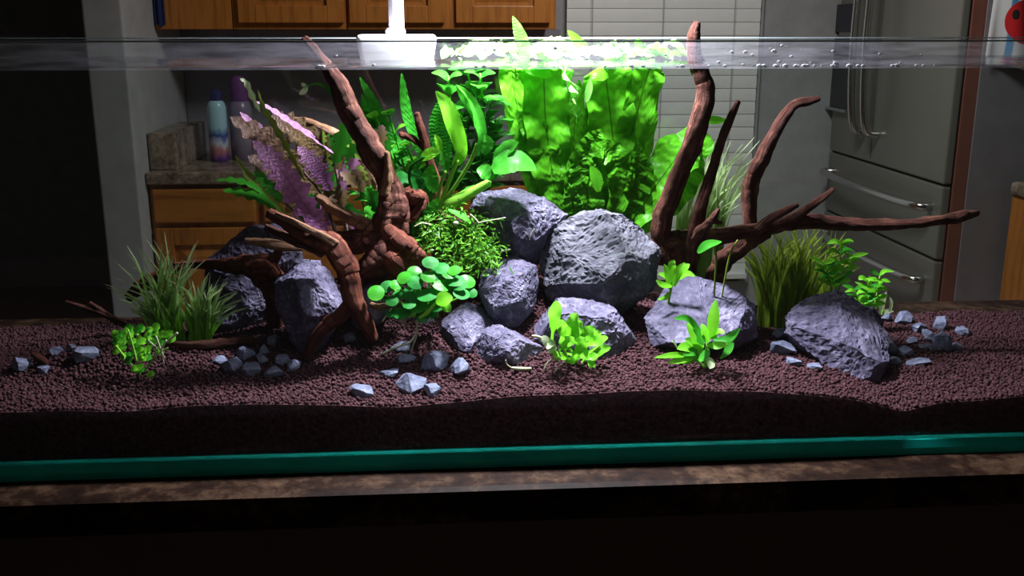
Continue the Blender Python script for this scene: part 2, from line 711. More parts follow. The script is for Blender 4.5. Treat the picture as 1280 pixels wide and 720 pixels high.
# ================================================================== SETTING
WY = 4.0                                      # kitchen back wall
box('floor', (-4.0, -1.5, -0.05), (3.2, WY + 1.6, 0.0), M_floor, kind='structure')
box('ceiling', (-4.0, -1.5, 2.45), (3.2, WY + 1.6, 2.5), M_ceil, kind='structure')
xs = P(130, 250, 2.85).x
PWY = 3.28
x_left0, x_left1 = P(107, 60, PWY).x, P(156, 60, PWY).x
box('wall_back', (x_left1 - 0.05, WY, 0), (3.2, WY + 0.1, 2.45), M_wall, kind='structure')
box('wall_partition', (x_left0, PWY, 0), (x_left1, WY, 2.45), M_wall, kind='structure', bevel=0.006)
box('wall_left', (-4.1, -1.5, 0), (-4.0, WY + 1.6, 2.45), M_wall, kind='structure')
box('wall_far', (-4.0, WY + 1.5, 0), (x_left1 - 0.05, WY + 1.6, 2.45), M_wall, kind='structure')
box('wall_right', (3.2, -1.5, 0), (3.3, WY + 0.1, 2.45), M_wall, kind='structure')
box('wall_behind', (-4.0, -1.6, 0), (3.2, -1.5, 2.45), M_wall, kind='structure')

# ---------------------------------------------------------------- ceiling lamp of the kitchen
cl = empty('ceiling_lamp', (0.60, 2.50, 2.45), 'shallow round kitchen ceiling lamp above the floor between bar and cabinets', 'lamp')
bm = bmesh.new()
bmesh.ops.create_cone(bm, cap_ends=True, segments=40, radius1=0.27, radius2=0.29, depth=0.03)
for v in bm.verts:
    v.co += Vector((0.60, 2.50, 2.43))
link('lamp_body', bm_mesh('lamp_body', bm, True, 40), M_white, cl)

# ---------------------------------------------------------------- upper cabinets
UF = WY - 0.36


def door_panel(parent, x0, x1, z0, z1, y, name='door'):
    """raised panel door: slab, then groove, then raised field"""
    s = 0.058
    fb_ = bmesh.new()
    for lo, hi in (((x0, y - 0.021, z0), (x0 + s, y, z1)), ((x1 - s, y - 0.021, z0), (x1, y, z1)),
                   ((x0 + s, y - 0.021, z0), (x1 - s, y, z0 + s)), ((x0 + s, y - 0.021, z1 - s), (x1 - s, y, z1))):
        box_bm(fb_, lo, hi, 0.003)
    d = link(name, bm_mesh(name, fb_), M_oak, parent)
    box('panel', (x0 + s - 0.004, y - 0.008, z0 + s - 0.004), (x1 - s + 0.004, y, z1 - s + 0.004), M_oak, d)
    bm = bmesh.new()
    a, b = s + 0.012, s + 0.04
    yy0, yy1 = y - 0.0079, y - 0.018
    vs = []
    for k, yv in ((a, yy0), (b, yy1)):
        vs.append([bm.verts.new((x0 + k, yv, z0 + k)), bm.verts.new((x1 - k, yv, z0 + k)),
                   bm.verts.new((x1 - k, yv, z1 - k)), bm.verts.new((x0 + k, yv, z1 - k))])
    for i in range(4):
        j = (i + 1) % 4
        bm.faces.new((vs[0][i], vs[0][j], vs[1][j], vs[1][i]))
    bm.faces.new(vs[1])
    bm.faces.new(list(reversed(vs[0])))
    bmesh.ops.recalc_face_normals(bm, faces=bm.faces)
    link('raised_panel', bm_mesh('raised_panel', bm), M_oak, d)
    return d


def cabinet(name, px0, px1, z0, z1, yf, yb, doors, label, drawers=(), group=None):
    x0, x1 = max(x_left1 + 0.004, P(px0, 36, yf).x), P(px1, 36, yf).x
    e = empty(name, ((x0 + x1) / 2, (yf + yb) / 2, z0), label, 'cabinet', group)
    box('carcass', (x0, yf, z0), (x1, yb, z1), M_oak, e, bevel=0.003)
    for a, b, zz0, zz1 in doors:
        door_panel(e, P(a, 36, yf).x, P(b, 36, yf).x, zz0, zz1, yf)
    for a, b, zz0, zz1 in drawers:
        box('drawer', (P(a, 36, yf).x, yf - 0.02, zz0), (P(b, 36, yf).x, yf, zz1), M_oakh, e, bevel=0.006)
    return e


UB = 1.372
cabinet('upper_cabinet', 189, 291, UB, 2.2, UF, WY - 0.002, [], 'plain-fronted oak wall cabinet beside the grey partition')
cabinet('upper_cabinet', 292, 434, UB, 2.2, UF, WY - 0.002, [(300, 431, UB + 0.022, 2.18)],
        'oak wall cabinet with a single raised-panel door beside the plain-fronted one')
cabinet('upper_cabinet', 435, 695, UB, 2.2, UF, WY - 0.002, [(438, 556, UB + 0.022, 2.18), (570, 687, UB + 0.022, 2.18)],
        'wide oak wall cabinet with two raised-panel doors next to the window blind')
# dark blue cloth beside the first cabinet
bm = bmesh.new()
xa, xb = x_left1 + 0.006, x_left1 + 0.036
for i in range(13):
    for j in range(2):
        pass
vv = []
for i in range(13):
    u = i / 12
    z = 1.385 + u * 0.55
    for j in range(7):
        q = j / 6
        vv.append((xa + (xb - xa) * q, UF - 0.009 + 0.005 * math.sin(q * 9 + u), z + 0.006 * math.sin(q * 7)))
ff = [(i * 7 + j, i * 7 + j + 1, (i + 1) * 7 + j + 1, (i + 1) * 7 + j) for i in range(12) for j in range(6)]
me = bpy.data.meshes.new('hanging_cloth')
me.from_pydata(vv, [], ff)
o = link('hanging_cloth', me, plain('navy_cloth', (0.012, 0.02, 0.09), 0.9))
sd = o.modifiers.new('thick', 'SOLIDIFY')
sd.thickness = 0.006
tag(o, 'dark blue cloth hanging between grey partition and oak wall cabinet', 'cloth')

# ---------------------------------------------------------------- kitchen counter with base cabinets
CF = 3.36
xk0, xk1 = x_left1 + 0.003, P(700, 36, WY).x
ck = box('kitchen_worktop', (xk0, CF, T0 - 0.04), (xk1, WY - 0.002, T0), M_granite2, bevel=0.006)
tag(ck, 'speckled brown granite worktop along the kitchen back wall', 'worktop')
sp = box('splash_block', (xk0, CF + 0.06, T0), (P(232, 170, CF + 0.2).x, CF + 0.5, T0 + 0.125), M_granite2, bevel=0.006)
tag(sp, 'low granite block standing on the worktop end beside the partition', 'block')
bx = [xk0]
n_b = 4
for k in range(n_b):
    bx.append(xk0 + (xk1 - xk0) * (k + 1) / n_b)
names = ['oak base cabinet under the worktop beside the partition',
         'oak base cabinet under the worktop behind the purple plant',
         'oak base cabinet under the worktop behind the broad-leaved green plants',
         'oak base cabinet under the worktop nearest the window blind']
for k in range(n_b):
    a, b = bx[k] + 0.001, bx[k + 1] - 0.001
    e = empty('base_cabinet', ((a + b) / 2, 3.7, 0.0), names[k], 'cabinet', 'base cabinets on the back wall')
    box('carcass', (a, CF + 0.03, 0.0), (b, WY - 0.002, T0 - 0.04), M_oak, e)
    zs = P(260, 283, CF + 0.01).z
    box('drawer', (a + 0.012, CF + 0.01, zs + 0.012), (b - 0.012, CF + 0.03, T0 - 0.055), M_oakh, e, bevel=0.006)
    door_panel(e, a + 0.012, b - 0.012, 0.1, zs - 0.006, CF + 0.03)

box('trim_2', (xk0, WY - 0.012, T0), (xk1, WY, UB), plain('grey_backsplash', (0.27, 0.26, 0.32), 0.35), kind='structure')

# ---------------------------------------------------------------- window with blind
wx0, wx1 = P(708, 60, WY - 0.05).x, P(948, 60, WY - 0.05).x
wn = box('window_1', (wx0 + 0.01, WY - 0.012, 0.35), (wx1 - 0.01, WY + 0.0, 2.1), plain('night_pane', (0.02, 0.022, 0.03), 0.08), kind='structure')
bl = empty('window_blind', ((wx0 + wx1) / 2, WY - 0.05, 0.4), 'closed white slatted blind over the kitchen window', 'blind')
pitch = 0.0505
me = None
z = 0.42
bm = bmesh.new()
nseg = 6
ang = R(85)
ring = []
for side in (0, 1):
    for i in range(nseg + 1):
        t = i / nseg - 0.5
        y = t * 0.060 * math.cos(ang)
        zz = t * 0.060 * math.sin(ang)
        crown = 0.002 * (1 - (2 * t) ** 2)
        y -= crown
        off = 0.0028 * side
        ring.append((y + off, zz))
vs0 = [bm.verts.new((wx0, p[0], p[1])) for p in ring]
vs1 = [bm.verts.new((wx1, p[0], p[1])) for p in ring]
k = nseg + 1
order = list(range(k)) + list(range(2 * k - 1, k - 1, -1))
for i in range(len(order)):
    a, b = order[i], order[(i + 1) % len(order)]
    bm.faces.new((vs0[a], vs1[a], vs1[b], vs0[b]))
bm.faces.new([vs0[i] for i in order])
bm.faces.new([vs1[i] for i in reversed(order)])
bmesh.ops.recalc_face_normals(bm, faces=bm.faces)
slat_me = bm_mesh('slat', bm)
slat_me.materials.append(M_slat)
while z < 2.08:
    s = link('slat', slat_me, None, bl)
    s.location = Vector((0, WY - 0.05, z)) - bl.location
    s.matrix_parent_inverse = Matrix()
    z += pitch
for px in (740, 828, 916):
    x = P(px, 60, WY - 0.08).x
    link('ladder_cord', tube_mesh('ladder_cord', [(x, WY - 0.082, 0.40, 0.0015), (x, WY - 0.082, 2.1, 0.0015)], 6, 4), M_cord, bl)
box('head_rail', (wx0, WY - 0.09, 2.09), (wx1, WY - 0.01, 2.14), M_slat, bl, bevel=0.004)
box('bottom_rail', (wx0, WY - 0.075, 0.375), (wx1, WY - 0.03, 0.398), M_slat, bl, bevel=0.004)
box('trim_1', (wx1 + 0.002, WY - 0.03, 0.35), (wx1 + 0.02, WY, 2.15), M_wall, kind='structure')

# ---------------------------------------------------------------- fridge (its doors face left)
FX = 1.575
fy0, fy1 = PX(1180, 230, FX).y, 3.97
seam1 = PX(1110, 211, FX).z
seam2 = PX(1100, 294, FX).z
fr = empty('refrigerator', (FX + 0.3, (fy0 + fy1) / 2, 0), 'stainless steel french-door refrigerator with brown side', 'refrigerator')
box('cabinet_body', (FX + 0.032, fy0 + 0.004, 0.02), (FX + 0.75, fy1, 1.78), M_fridgeside, fr, bevel=0.004)
ysplit = PX(1087, 200, FX).y


def fdoor(name, y0, y1, z0, z1):
    return box(name, (FX, y0 + 0.003, z0 + 0.004), (FX + 0.026, y1 - 0.003, z1 - 0.004), M_steel, fr, bevel=0.006)


d_far = fdoor('door', ysplit, fy1, seam1, 1.77)
d_near = fdoor('door', fy0, ysplit, seam1, 1.77)
dr1 = fdoor('drawer', fy0, fy1, seam2, seam1)
dr2 = fdoor('drawer', fy0, fy1, 0.08, seam2)
box('door_gasket', (FX + 0.018, fy0 + 0.01, 0.06), (FX + 0.034, fy1 - 0.01, 1.76), M_gap, fr)


def bar(parent, pts, r, name='handle'):
    return link(name, tube_mesh(name, [(*p, r) for p in pts], 10, 24), M_steelhandle, parent)


for (yv, dd) in ((ysplit + 0.055, d_far), (ysplit - 0.055, d_near)):
    z0 = PX(1092, 168, FX).z
    bar(dd, [(FX + 0.005, yv, z0), (FX - 0.055, yv, z0 + 0.04), (FX - 0.075, yv, z0 + 0.35), (FX - 0.055, yv, z0 + 0.72), (FX + 0.005, yv, z0 + 0.76)], 0.014)
for dd, zt in ((dr1, seam1), (dr2, seam2)):
    zh = zt - 0.075
    bar(dd, [(FX + 0.005, fy0 + 0.07, zh), (FX - 0.05, fy0 + 0.09, zh), (FX - 0.07, (fy0 + fy1) / 2, zh), (FX - 0.05, fy1 - 0.09, zh), (FX + 0.005, fy1 - 0.07, zh)], 0.014)
# dispenser in the far door
ya, yb2 = PX(1069, 60, FX).y, PX(1043, 60, FX).y
za, zb, zc = PX(1056, 140, FX).z, PX(1056, 40, FX).z, PX(1056, 5, FX).z
box('dispenser_display', (FX - 0.003, ya, zb), (FX + 0.01, yb2, zc), plain('display_glass', (0.006, 0.007, 0.02), 0.1), d_far, bevel=0.002)
box('dispenser_recess', (FX - 0.002, ya, za + 0.012), (FX + 0.01, yb2, zb - 0.02), M_black, d_far, bevel=0.002)
box('drip_ledge', (FX - 0.02, ya, za), (FX + 0.004, yb2, za + 0.012), M_steelhandle, d_far, bevel=0.003)

# grey wall end beside the fridge, and a second counter run
gx0 = P(1212, 200, fy0).x
box('wall_end', (gx0, fy0 - 0.006, 0), (3.2, fy0 + 0.0, 2.45), plain('dark_grey_paint', (0.20, 0.19, 0.215), 0.8), kind='structure')
sx = P(1254, 330, fy0 - 0.03).x
sc_ = empty('side_cabinet', (sx + 0.4, 2.9, 0), 'oak base cabinet at the end of the dark grey wall', 'cabinet')
box('carcass', (sx, 2.80, 0), (sx + 0.9, fy0 - 0.032, T0 - 0.04), M_oak, sc_, bevel=0.003)
door_panel(sc_, sx + 0.03, sx + 0.45, 0.12, T0 - 0.2, 2.80)
box('drawer', (sx + 0.03, 2.78, T0 - 0.18), (sx + 0.45, 2.80, T0 - 0.06), M_oakh, sc_, bevel=0.006)
sw = box('side_worktop', (sx - 0.012, 2.76, T0 - 0.04), (sx + 0.95, fy0 - 0.032, T0), M_granite2, bevel=0.012)
tag(sw, 'pale granite worktop on the oak cabinet by the grey wall', 'worktop')

# printed cloth hanging on the wall end
def towel_mat():
    def b(nt, out):
        uv = coords(nt, 'UV')
        sep = N(nt, 'ShaderNodeSeparateXYZ')
        nt.links.new(uv, sep.inputs[0])
        wv = N(nt, 'ShaderNodeTexWave', wave_type='BANDS', bands_direction='X')
        wv.inputs['Scale'].default_value = 0.75
        wv.inputs['Distortion'].default_value = 1.2
        wv.inputs['Detail'].default_value = 1.5
        nt.links.new(uv, wv.inputs['Vector'])
        base = ramp(nt, wv.outputs['Fac'], [(0.92, (0.66, 0.68, 0.72)), (0.97, (0.04, 0.25, 0.5))])

        def blob(cx, cy, rx, ry, colr, prev):
            sub = N(nt, 'ShaderNodeVectorMath', operation='SUBTRACT')
            sub.inputs[1].default_value = (cx, cy, 0)
            nt.links.new(uv, sub.inputs[0])
            dv = N(nt, 'ShaderNodeVectorMath', operation='DIVIDE')
            dv.inputs[1].default_value = (rx, ry, 1)
            nt.links.new(sub.outputs[0], dv.inputs[0])
            ln = N(nt, 'ShaderNodeVectorMath', operation='LENGTH')
            nt.links.new(dv.outputs[0], ln.inputs[0])
            lt = N(nt, 'ShaderNodeMath', operation='LESS_THAN')
            lt.inputs[1].default_value = 1.0
            nt.links.new(ln.outputs['Value'], lt.inputs[0])
            mx = N(nt, 'ShaderNodeMixRGB')
            nt.links.new(lt.outputs[0], mx.inputs[0])
            nt.links.new(prev, mx.inputs[1])
            mx.inputs[2].default_value = (*colr, 1)
            return mx.outputs[0]
        c = blob(0.35, 0.40, 0.20, 0.19, (0.55, 0.01, 0.015), base)
        c = blob(0.24, 0.45, 0.035, 0.045, (0.01, 0.01, 0.01), c)
        principled(nt, out, rough=0.9, col_link=c)
    return mat('printed_cloth', b)


v_, u_, f_ = [], [], []
ty = fy0 - 0.012
bl0, br0 = P(1228, 78, ty), P(1345, 100, ty)
tl0, tr0 = P(1252, -60, ty), P(1345, -60, ty)
for i in range(15):
    for j in range(19):
        a, b = i / 14, j / 18
        p = (bl0 * (1 - b) + br0 * b) * (1 - a) + (tl0 * (1 - b) + tr0 * b) * a
        v_.append(p + Vector((0, -0.012 + 0.012 * math.sin(b * 14 + a * 2), 0.004 * math.sin(b * 9))))
        u_.append((b, a))
f_ = [(i * 19 + j, i * 19 + j + 1, (i + 1) * 19 + j + 1, (i + 1) * 19 + j) for i in range(14) for j in range(18)]
o = link('hanging_towel', mesh_from('hanging_towel', v_, u_, f_), towel_mat())
sd = o.modifiers.new('thick', 'SOLIDIFY')
sd.thickness = 0.005
sd.offset = 1
tag(o, 'white printed cloth with blue streaks and red spot hanging on grey wall', 'cloth')

# ---------------------------------------------------------------- two bottles on the kitchen counter
def lathe(name, prof, loc, m, parent, seg=28):
    """prof: (r, z)"""
    v, f = [], []
    for r_, z_ in prof:
        for k in range(seg):
            a = 2 * math.pi * k / seg
            v.append((loc[0] + r_ * math.cos(a), loc[1] + r_ * math.sin(a), loc[2] + z_))
    for i in range(len(prof) - 1):
        for k in range(seg):
            f.append((i * seg + k, i * seg + (k + 1) % seg, (i + 1) * seg + (k + 1) % seg, (i + 1) * seg + k))
    f.append(tuple(reversed(range(seg))))
    f.append(tuple(range((len(prof) - 1) * seg, len(prof) * seg)))
    me = bpy.data.meshes.new(name)
    me.from_pydata(v, [], f)
    me.polygons.foreach_set('use_smooth', [True] * len(me.polygons))
    me.set_sharp_from_angle(angle=R(35))
    return link(name, me, m, parent)


def label_mat(name, stops, spots):
    def b(nt, out):
        t = N(nt, 'ShaderNodeTexCoord')
        sep = N(nt, 'ShaderNodeSeparateXYZ')
        nt.links.new(t.outputs['Generated'], sep.inputs[0])
        n = noise_tex(nt, t.outputs['Generated'], 4, 2)
        ad = N(nt, 'ShaderNodeMath', operation='MULTIPLY_ADD')
        ad.inputs[1].default_value = 0.25
        nt.links.new(n, ad.inputs[0])
        nt.links.new(sep.outputs[2], ad.inputs[2])
        c = ramp(nt, ad.outputs[0], stops)
        principled(nt, out, rough=0.3, col_link=c)
    return mat(name, b)


by = 3.66
b1 = P(275, 196, by)
e = empty('spray_can', (b1.x, by, T0), 'blue and white spray can with purple base on granite worktop', 'can')
lathe('can_body', [(0.030, 0), (0.033, 0.004), (0.033, 0.19), (0.029, 0.205), (0.022, 0.214)], (b1.x, by, T0),
      label_mat('can_print', [(0.18, (0.10, 0.03, 0.22)), (0.34, (0.5, 0.2, 0.2)), (0.42, (0.55, 0.6, 0.75)), (0.55, (0.03, 0.06, 0.3)), (0.68, (0.35, 0.6, 0.75)), (1.0, (0.4, 0.65, 0.78))], 0), e)
lathe('cap', [(0.022, 0.212), (0.022, 0.245), (0.014, 0.252)], (b1.x, by, T0), plain('navy_cap', (0.03, 0.03, 0.14), 0.4), e)
b2 = P(304, 196, by + 0.04)
e = empty('lotion_bottle', (b2.x, by + 0.04, T0), 'grey lilac bottle with domed purple cap on granite worktop', 'bottle')
lathe('bottle_body', [(0.036, 0), (0.040, 0.006), (0.041, 0.18), (0.035, 0.205), (0.030, 0.21)], (b2.x, by + 0.04, T0),
      label_mat('lotion_print', [(0.2, (0.16, 0.12, 0.2)), (0.5, (0.28, 0.24, 0.32)), (0.9, (0.22, 0.18, 0.28))], 0), e)
lathe('cap', [(0.031, 0.208), (0.033, 0.25), (0.03, 0.282), (0.018, 0.296), (0.006, 0.299)], (b2.x, by + 0.04, T0), plain('purple_cap', (0.15, 0.05, 0.2), 0.35), e)

# ---------------------------------------------------------------- bar counter under the tank
bc = empty('bar_counter', (0, 1.3, 0), 'dark brown granite bar top carrying the aquarium', 'counter')
box('worktop', (-1.6, 0.942, T0 - 0.04), (1.9, 1.63, T0), M_granite, bc, bevel=0.010)
box('bar_front', (-1.5, 1.02, 0.0), (1.8, 1.50, T0 - 0.04), plain('dark_bar_wood', (0.07, 0.035, 0.022), 0.6), bc)

# ================================================================== AQUARIUM
TX0, TX1 = -0.80, 0.92
YF, YB = 1.0, 1.372
GT = 0.010
RIM = T0 + 0.4465
aq = empty('aquarium', (0.06, 1.18, T0), 'long rimless glass aquarium planted with driftwood, rocks and ferns', 'aquarium')


def pane(name, lo, hi, rim=True):
    p = box(name, lo, hi, M_glass, aq)
    return p


fp = pane('front_pane', (TX0, YF, T0 + 0.017), (TX1, YF + GT, RIM))
bp = pane('back_pane', (TX0, YB - GT, T0 + 0.017), (TX1, YB, RIM))
lp = pane('side_pane', (TX0, YF + GT, T0 + 0.017), (TX0 + GT, YB - GT, RIM))
rp = pane('side_pane', (TX1 - GT, YF + GT, T0 + 0.017), (TX1, YB - GT, RIM))
for p, lo, hi in ((fp, (TX0, YF, RIM - 0.0003), (TX1, YF + GT, RIM + 0.0012)), (bp, (TX0, YB - GT, RIM - 0.0003), (TX1, YB, RIM + 0.0012)),
                  (lp, (TX0, YF + GT, RIM - 0.0003), (TX0 + GT, YB - GT, RIM + 0.0012)), (rp, (TX1 - GT, YF + GT, RIM - 0.0003), (TX1, YB - GT, RIM + 0.0012))):
    box('polished_rim', lo, hi, M_glassrim, p)
# base pane: thick green glass that steps out a little in front of the front pane, chamfered to catch lamp light
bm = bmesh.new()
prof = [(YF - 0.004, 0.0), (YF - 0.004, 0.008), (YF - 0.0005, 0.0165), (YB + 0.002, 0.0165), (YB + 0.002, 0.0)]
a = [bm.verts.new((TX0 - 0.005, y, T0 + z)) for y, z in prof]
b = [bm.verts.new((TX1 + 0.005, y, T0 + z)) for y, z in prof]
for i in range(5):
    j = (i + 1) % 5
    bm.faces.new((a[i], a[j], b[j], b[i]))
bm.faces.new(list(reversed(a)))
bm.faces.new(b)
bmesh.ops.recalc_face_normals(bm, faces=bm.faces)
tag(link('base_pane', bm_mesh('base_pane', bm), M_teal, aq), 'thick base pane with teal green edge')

# ---------------------------------------------------------------- water
nx, ny = 120, 30
vv, ff = [], []
for j in range(ny + 1):
    for i in range(nx + 1):
        x = TX0 + GT + (TX1 - TX0 - 2 * GT) * i / nx
        y = YF + GT + (YB - YF - 2 * GT) * j / ny
        z = WATER + 0.0006 * noise.noise(Vector((x * 22, y * 30, 0)))
        ed = min(y - YF - GT, YB - GT - y)
        z += 0.0025 * math.exp(-ed / 0.003)            # meniscus against the glass
        vv.append((x, y, z))
for j in range(ny):
    for i in range(nx):
        k = j * (nx + 1) + i
        ff.append((k, k + 1, k + nx + 2, k + nx + 1))
me = bpy.data.meshes.new('water_surface')
me.from_pydata(vv, [], ff)
me.polygons.foreach_set('use_smooth', [True] * len(me.polygons))
o = link('water_surface', me, M_water)
tag(o, 'still clear water surface just below the aquarium rim', 'water', kind='stuff')

# wet film left on the strip of front glass above the water line, and beads of water on it
def film_mat():
    def b(nt, out):
        v = coords(nt, 'Object', (6, 6, 45))
        n = noise_tex(nt, v, 4, 5, 0.65)
        mr = N(nt, 'ShaderNodeMapRange')
        mr.inputs['From Min'].default_value = 0.3
        mr.inputs['From Max'].default_value = 0.75
        mr.inputs['To Min'].default_value = 0.012
        mr.inputs['To Max'].default_value = 0.10
        nt.links.new(n, mr.inputs[0])
        t = N(nt, 'ShaderNodeBsdfTransparent')
        d = N(nt, 'ShaderNodeBsdfTranslucent')
        d.inputs[0].default_value = (0.8, 0.76, 0.9, 1)
        ms = N(nt, 'ShaderNodeMixShader')
        nt.links.new(mr.outputs[0], ms.inputs[0])
        nt.links.new(t.outputs[0], ms.inputs[1])
        nt.links.new(d.outputs[0], ms.inputs[2])
        nt.links.new(ms.outputs[0], out.inputs[0])
    return mat('wet_film', b)


me = bpy.data.meshes.new('wet_film')
yfm = YF + GT + 0.0006
me.from_pydata([(TX0 + GT, yfm, WATER - 0.0015), (TX1 - GT, yfm, WATER - 0.0015), (TX1 - GT, yfm, RIM - 0.001), (TX0 + GT, yfm, RIM - 0.001)], [], [(0, 1, 2, 3)])
link('wet_film', me, film_mat(), fp)
bm = bmesh.new()
rd = random.Random(4)
for k in range(70):
    px = rd.choice([rd.uniform(880, 1180), rd.uniform(880, 1180), rd.uniform(380, 900)])
    q_ = P(px, 84 - (rd.random() ** 3) * 28, YF + GT + 0.001)
    if q_.z < WATER + 0.0012:
        q_.z = WATER + 0.0012
    r_ = rd.uniform(0.0006, 0.0022)
    mt = Matrix.Translation(q_) @ Matrix.Diagonal((1.5, 0.6, 0.9, 1))
    bmesh.ops.create_icosphere(bm, subdivisions=1, radius=r_, matrix=mt)
tag(link('water_beads', bm_mesh('water_beads', bm, True), plain('water_bead', (0.75, 0.74, 0.8), 0.08, spec=1.0, var=0.02), fp), kind='stuff')

# ---------------------------------------------------------------- soil bed
FPX = [(-200, 515), (0, 515), (120, 515), (250, 506), (380, 506), (500, 510), (640, 496), (850, 487), (1000, 491), (1080, 503), (1130, 514), (1180, 503), (1280, 495), (1500, 495)]
FXZ = [(P(a, b, YF + GT + 0.001).x, P(a, b, YF + GT + 0.001).z) for a, b in FPX]
FXs = np.array([p[0] for p in FXZ])
FZs = np.array([p[1] for p in FXZ])


def soil_z(x, y):
    zf = float(np.interp(x, FXs, FZs))
    zb = T0 + 0.060 + 0.085 * math.exp(-((x - 0.02) / 0.30) ** 2) - 0.004 * (x > 0.5)
    t = min(1, max(0, (y - 1.02) / 0.26))
    t = t * t * (3 - 2 * t)
    rise = 0.030 * math.exp(-((x + 0.38) / 0.11) ** 2 - ((y - 1.145) / 0.045) ** 2)
    return zf * (1 - t) + zb * t + rise + 0.003 * noise.noise(Vector((x * 14, y * 14, 3)))


def G(px, py):                   # where a pixel ray meets the soil
    d = ray(px, py)
    for k in range(700):
        y = 0.99 + k * 0.0006
        p = EYE + d * (y / d.y)
        if p.z <= soil_z(p.x, p.y):
            return p
    p = EYE + d * (1.35 / d.y)
    return Vector((p.x, 1.35, soil_z(p.x, 1.35)))


nx, ny = 240, 60
vv, ff = [], []
for j in range(ny + 1):
    for i in range(nx + 1):
        x = TX0 + GT + 0.001 + (TX1 - TX0 - 2 * GT - 0.002) * i / nx
        y = YF + GT + 0.001 + (YB - YF - 2 * GT - 0.002) * j / ny
        vv.append((x, y, soil_z(x, y)))
for j in range(ny):
    for i in range(nx):
        k = j * (nx + 1) + i
        ff.append((k, k + 1, k + nx + 2, k + nx + 1))
zb0 = T0 + 0.0175


def skirt(idx):
    base = len(vv)
    m_ = len(idx)
    for k in idx:
        vv.append((vv[k][0], vv[k][1], zb0))
    for k in idx:
        vv.append(vv[k])
    for q in range(m_ - 1):
        ff.append((base + m_ + q, base + q, base + q + 1, base + m_ + q + 1))


skirt(list(range(nx + 1)))
skirt([ny * (nx + 1) + i for i in range(nx, -1, -1)])
skirt([j * (nx + 1) for j in range(ny, -1, -1)])
skirt([j * (nx + 1) + nx for j in range(ny + 1)])
me = bpy.data.meshes.new('soil_bed')
me.from_pydata(vv, [], ff)
me.polygons.foreach_set('use_smooth', [True] * len(me.polygons))
soil = link('soil_bed', me, M_soil)
tag(soil, 'dark brown granular soil filling the aquarium floor', 'soil', kind='stuff')

# soil pellets, joined (nobody could count them)
ph = (1 + 5 ** 0.5) / 2
ico_v = np.array([(-1, ph, 0), (1, ph, 0), (-1, -ph, 0), (1, -ph, 0), (0, -1, ph), (0, 1, ph), (0, -1, -ph), (0, 1, -ph), (ph, 0, -1), (ph, 0, 1), (-ph, 0, -1), (-ph, 0, 1)], float) / math.sqrt(1 + ph * ph)
ico_f = np.array([(0, 11, 5), (0, 5, 1), (0, 1, 7), (0, 7, 10), (0, 10, 11), (1, 5, 9), (5, 11, 4), (11, 10, 2), (10, 7, 6), (7, 1, 8), (3, 9, 4), (3, 4, 2), (3, 2, 6), (3, 6, 8), (3, 8, 9), (4, 9, 5), (2, 4, 11), (6, 2, 10), (8, 6, 7), (9, 8, 1)])
rng = np.random.default_rng(3)
cand = []
step = 0.0042
y = YF + GT + 0.003
row = 0
while y < YB - GT - 0.003:
    x = TX0 + 0.05 + (row % 2) * step / 2
    while x < TX1 - 0.02:
        jx, jy = rng.uniform(-1, 1, 2) * step * 0.42
        cand.append((x + jx, y + jy))
        x += step
    y += step * 0.9
    row += 1
cand = np.array(cand)
cand = cand[(np.abs(cand[:, 0]) < 0.86)]
zz = np.array([soil_z(a, b) for a, b in cand])
n = len(cand)
rad = rng.uniform(0.0016, 0.0031, n)
# loose random squash and rotation per pellet
q = rng.normal(size=(n, 4))
q /= np.linalg.norm(q, axis=1)[:, None]
w_, x_, y_, z_ = q.T
rot = np.stack([1 - 2 * (y_ ** 2 + z_ ** 2), 2 * (x_ * y_ - z_ * w_), 2 * (x_ * z_ + y_ * w_),
                2 * (x_ * y_ + z_ * w_), 1 - 2 * (x_ ** 2 + z_ ** 2), 2 * (y_ * z_ - x_ * w_),
                2 * (x_ * z_ - y_ * w_), 2 * (y_ * z_ + x_ * w_), 1 - 2 * (x_ ** 2 + y_ ** 2)], 1).reshape(n, 3, 3)
sq = rng.uniform(0.75, 1.2, (n, 1, 3))
loc = np.einsum('nij,nkj->nki', rot, ico_v[None] * sq) * rad[:, None, None]
loc += np.stack([cand[:, 0], np.clip(cand[:, 1], YF + GT + 0.004, YB - GT - 0.004), zz + rng.uniform(-0.0006, 0.0022, n)], 1)[:, None, :]
verts = loc.reshape(-1, 3)
faces = (ico_f[None] + (np.arange(n) * 12)[:, None, None]).reshape(-1, 3)
me = bpy.data.meshes.new('soil_pellets')
me.vertices.add(len(verts))
me.vertices.foreach_set('co', verts.ravel())
me.loops.add(faces.size)
me.loops.foreach_set('vertex_index', faces.ravel().astype(np.int32))
me.polygons.add(len(faces))
me.polygons.foreach_set('loop_start', np.arange(0, faces.size, 3, dtype=np.int32))
me.update(calc_edges=True)
me.polygons.foreach_set('use_smooth', [True] * len(me.polygons))
tag(link('soil_pellets', me, M_soil, soil), kind='stuff')

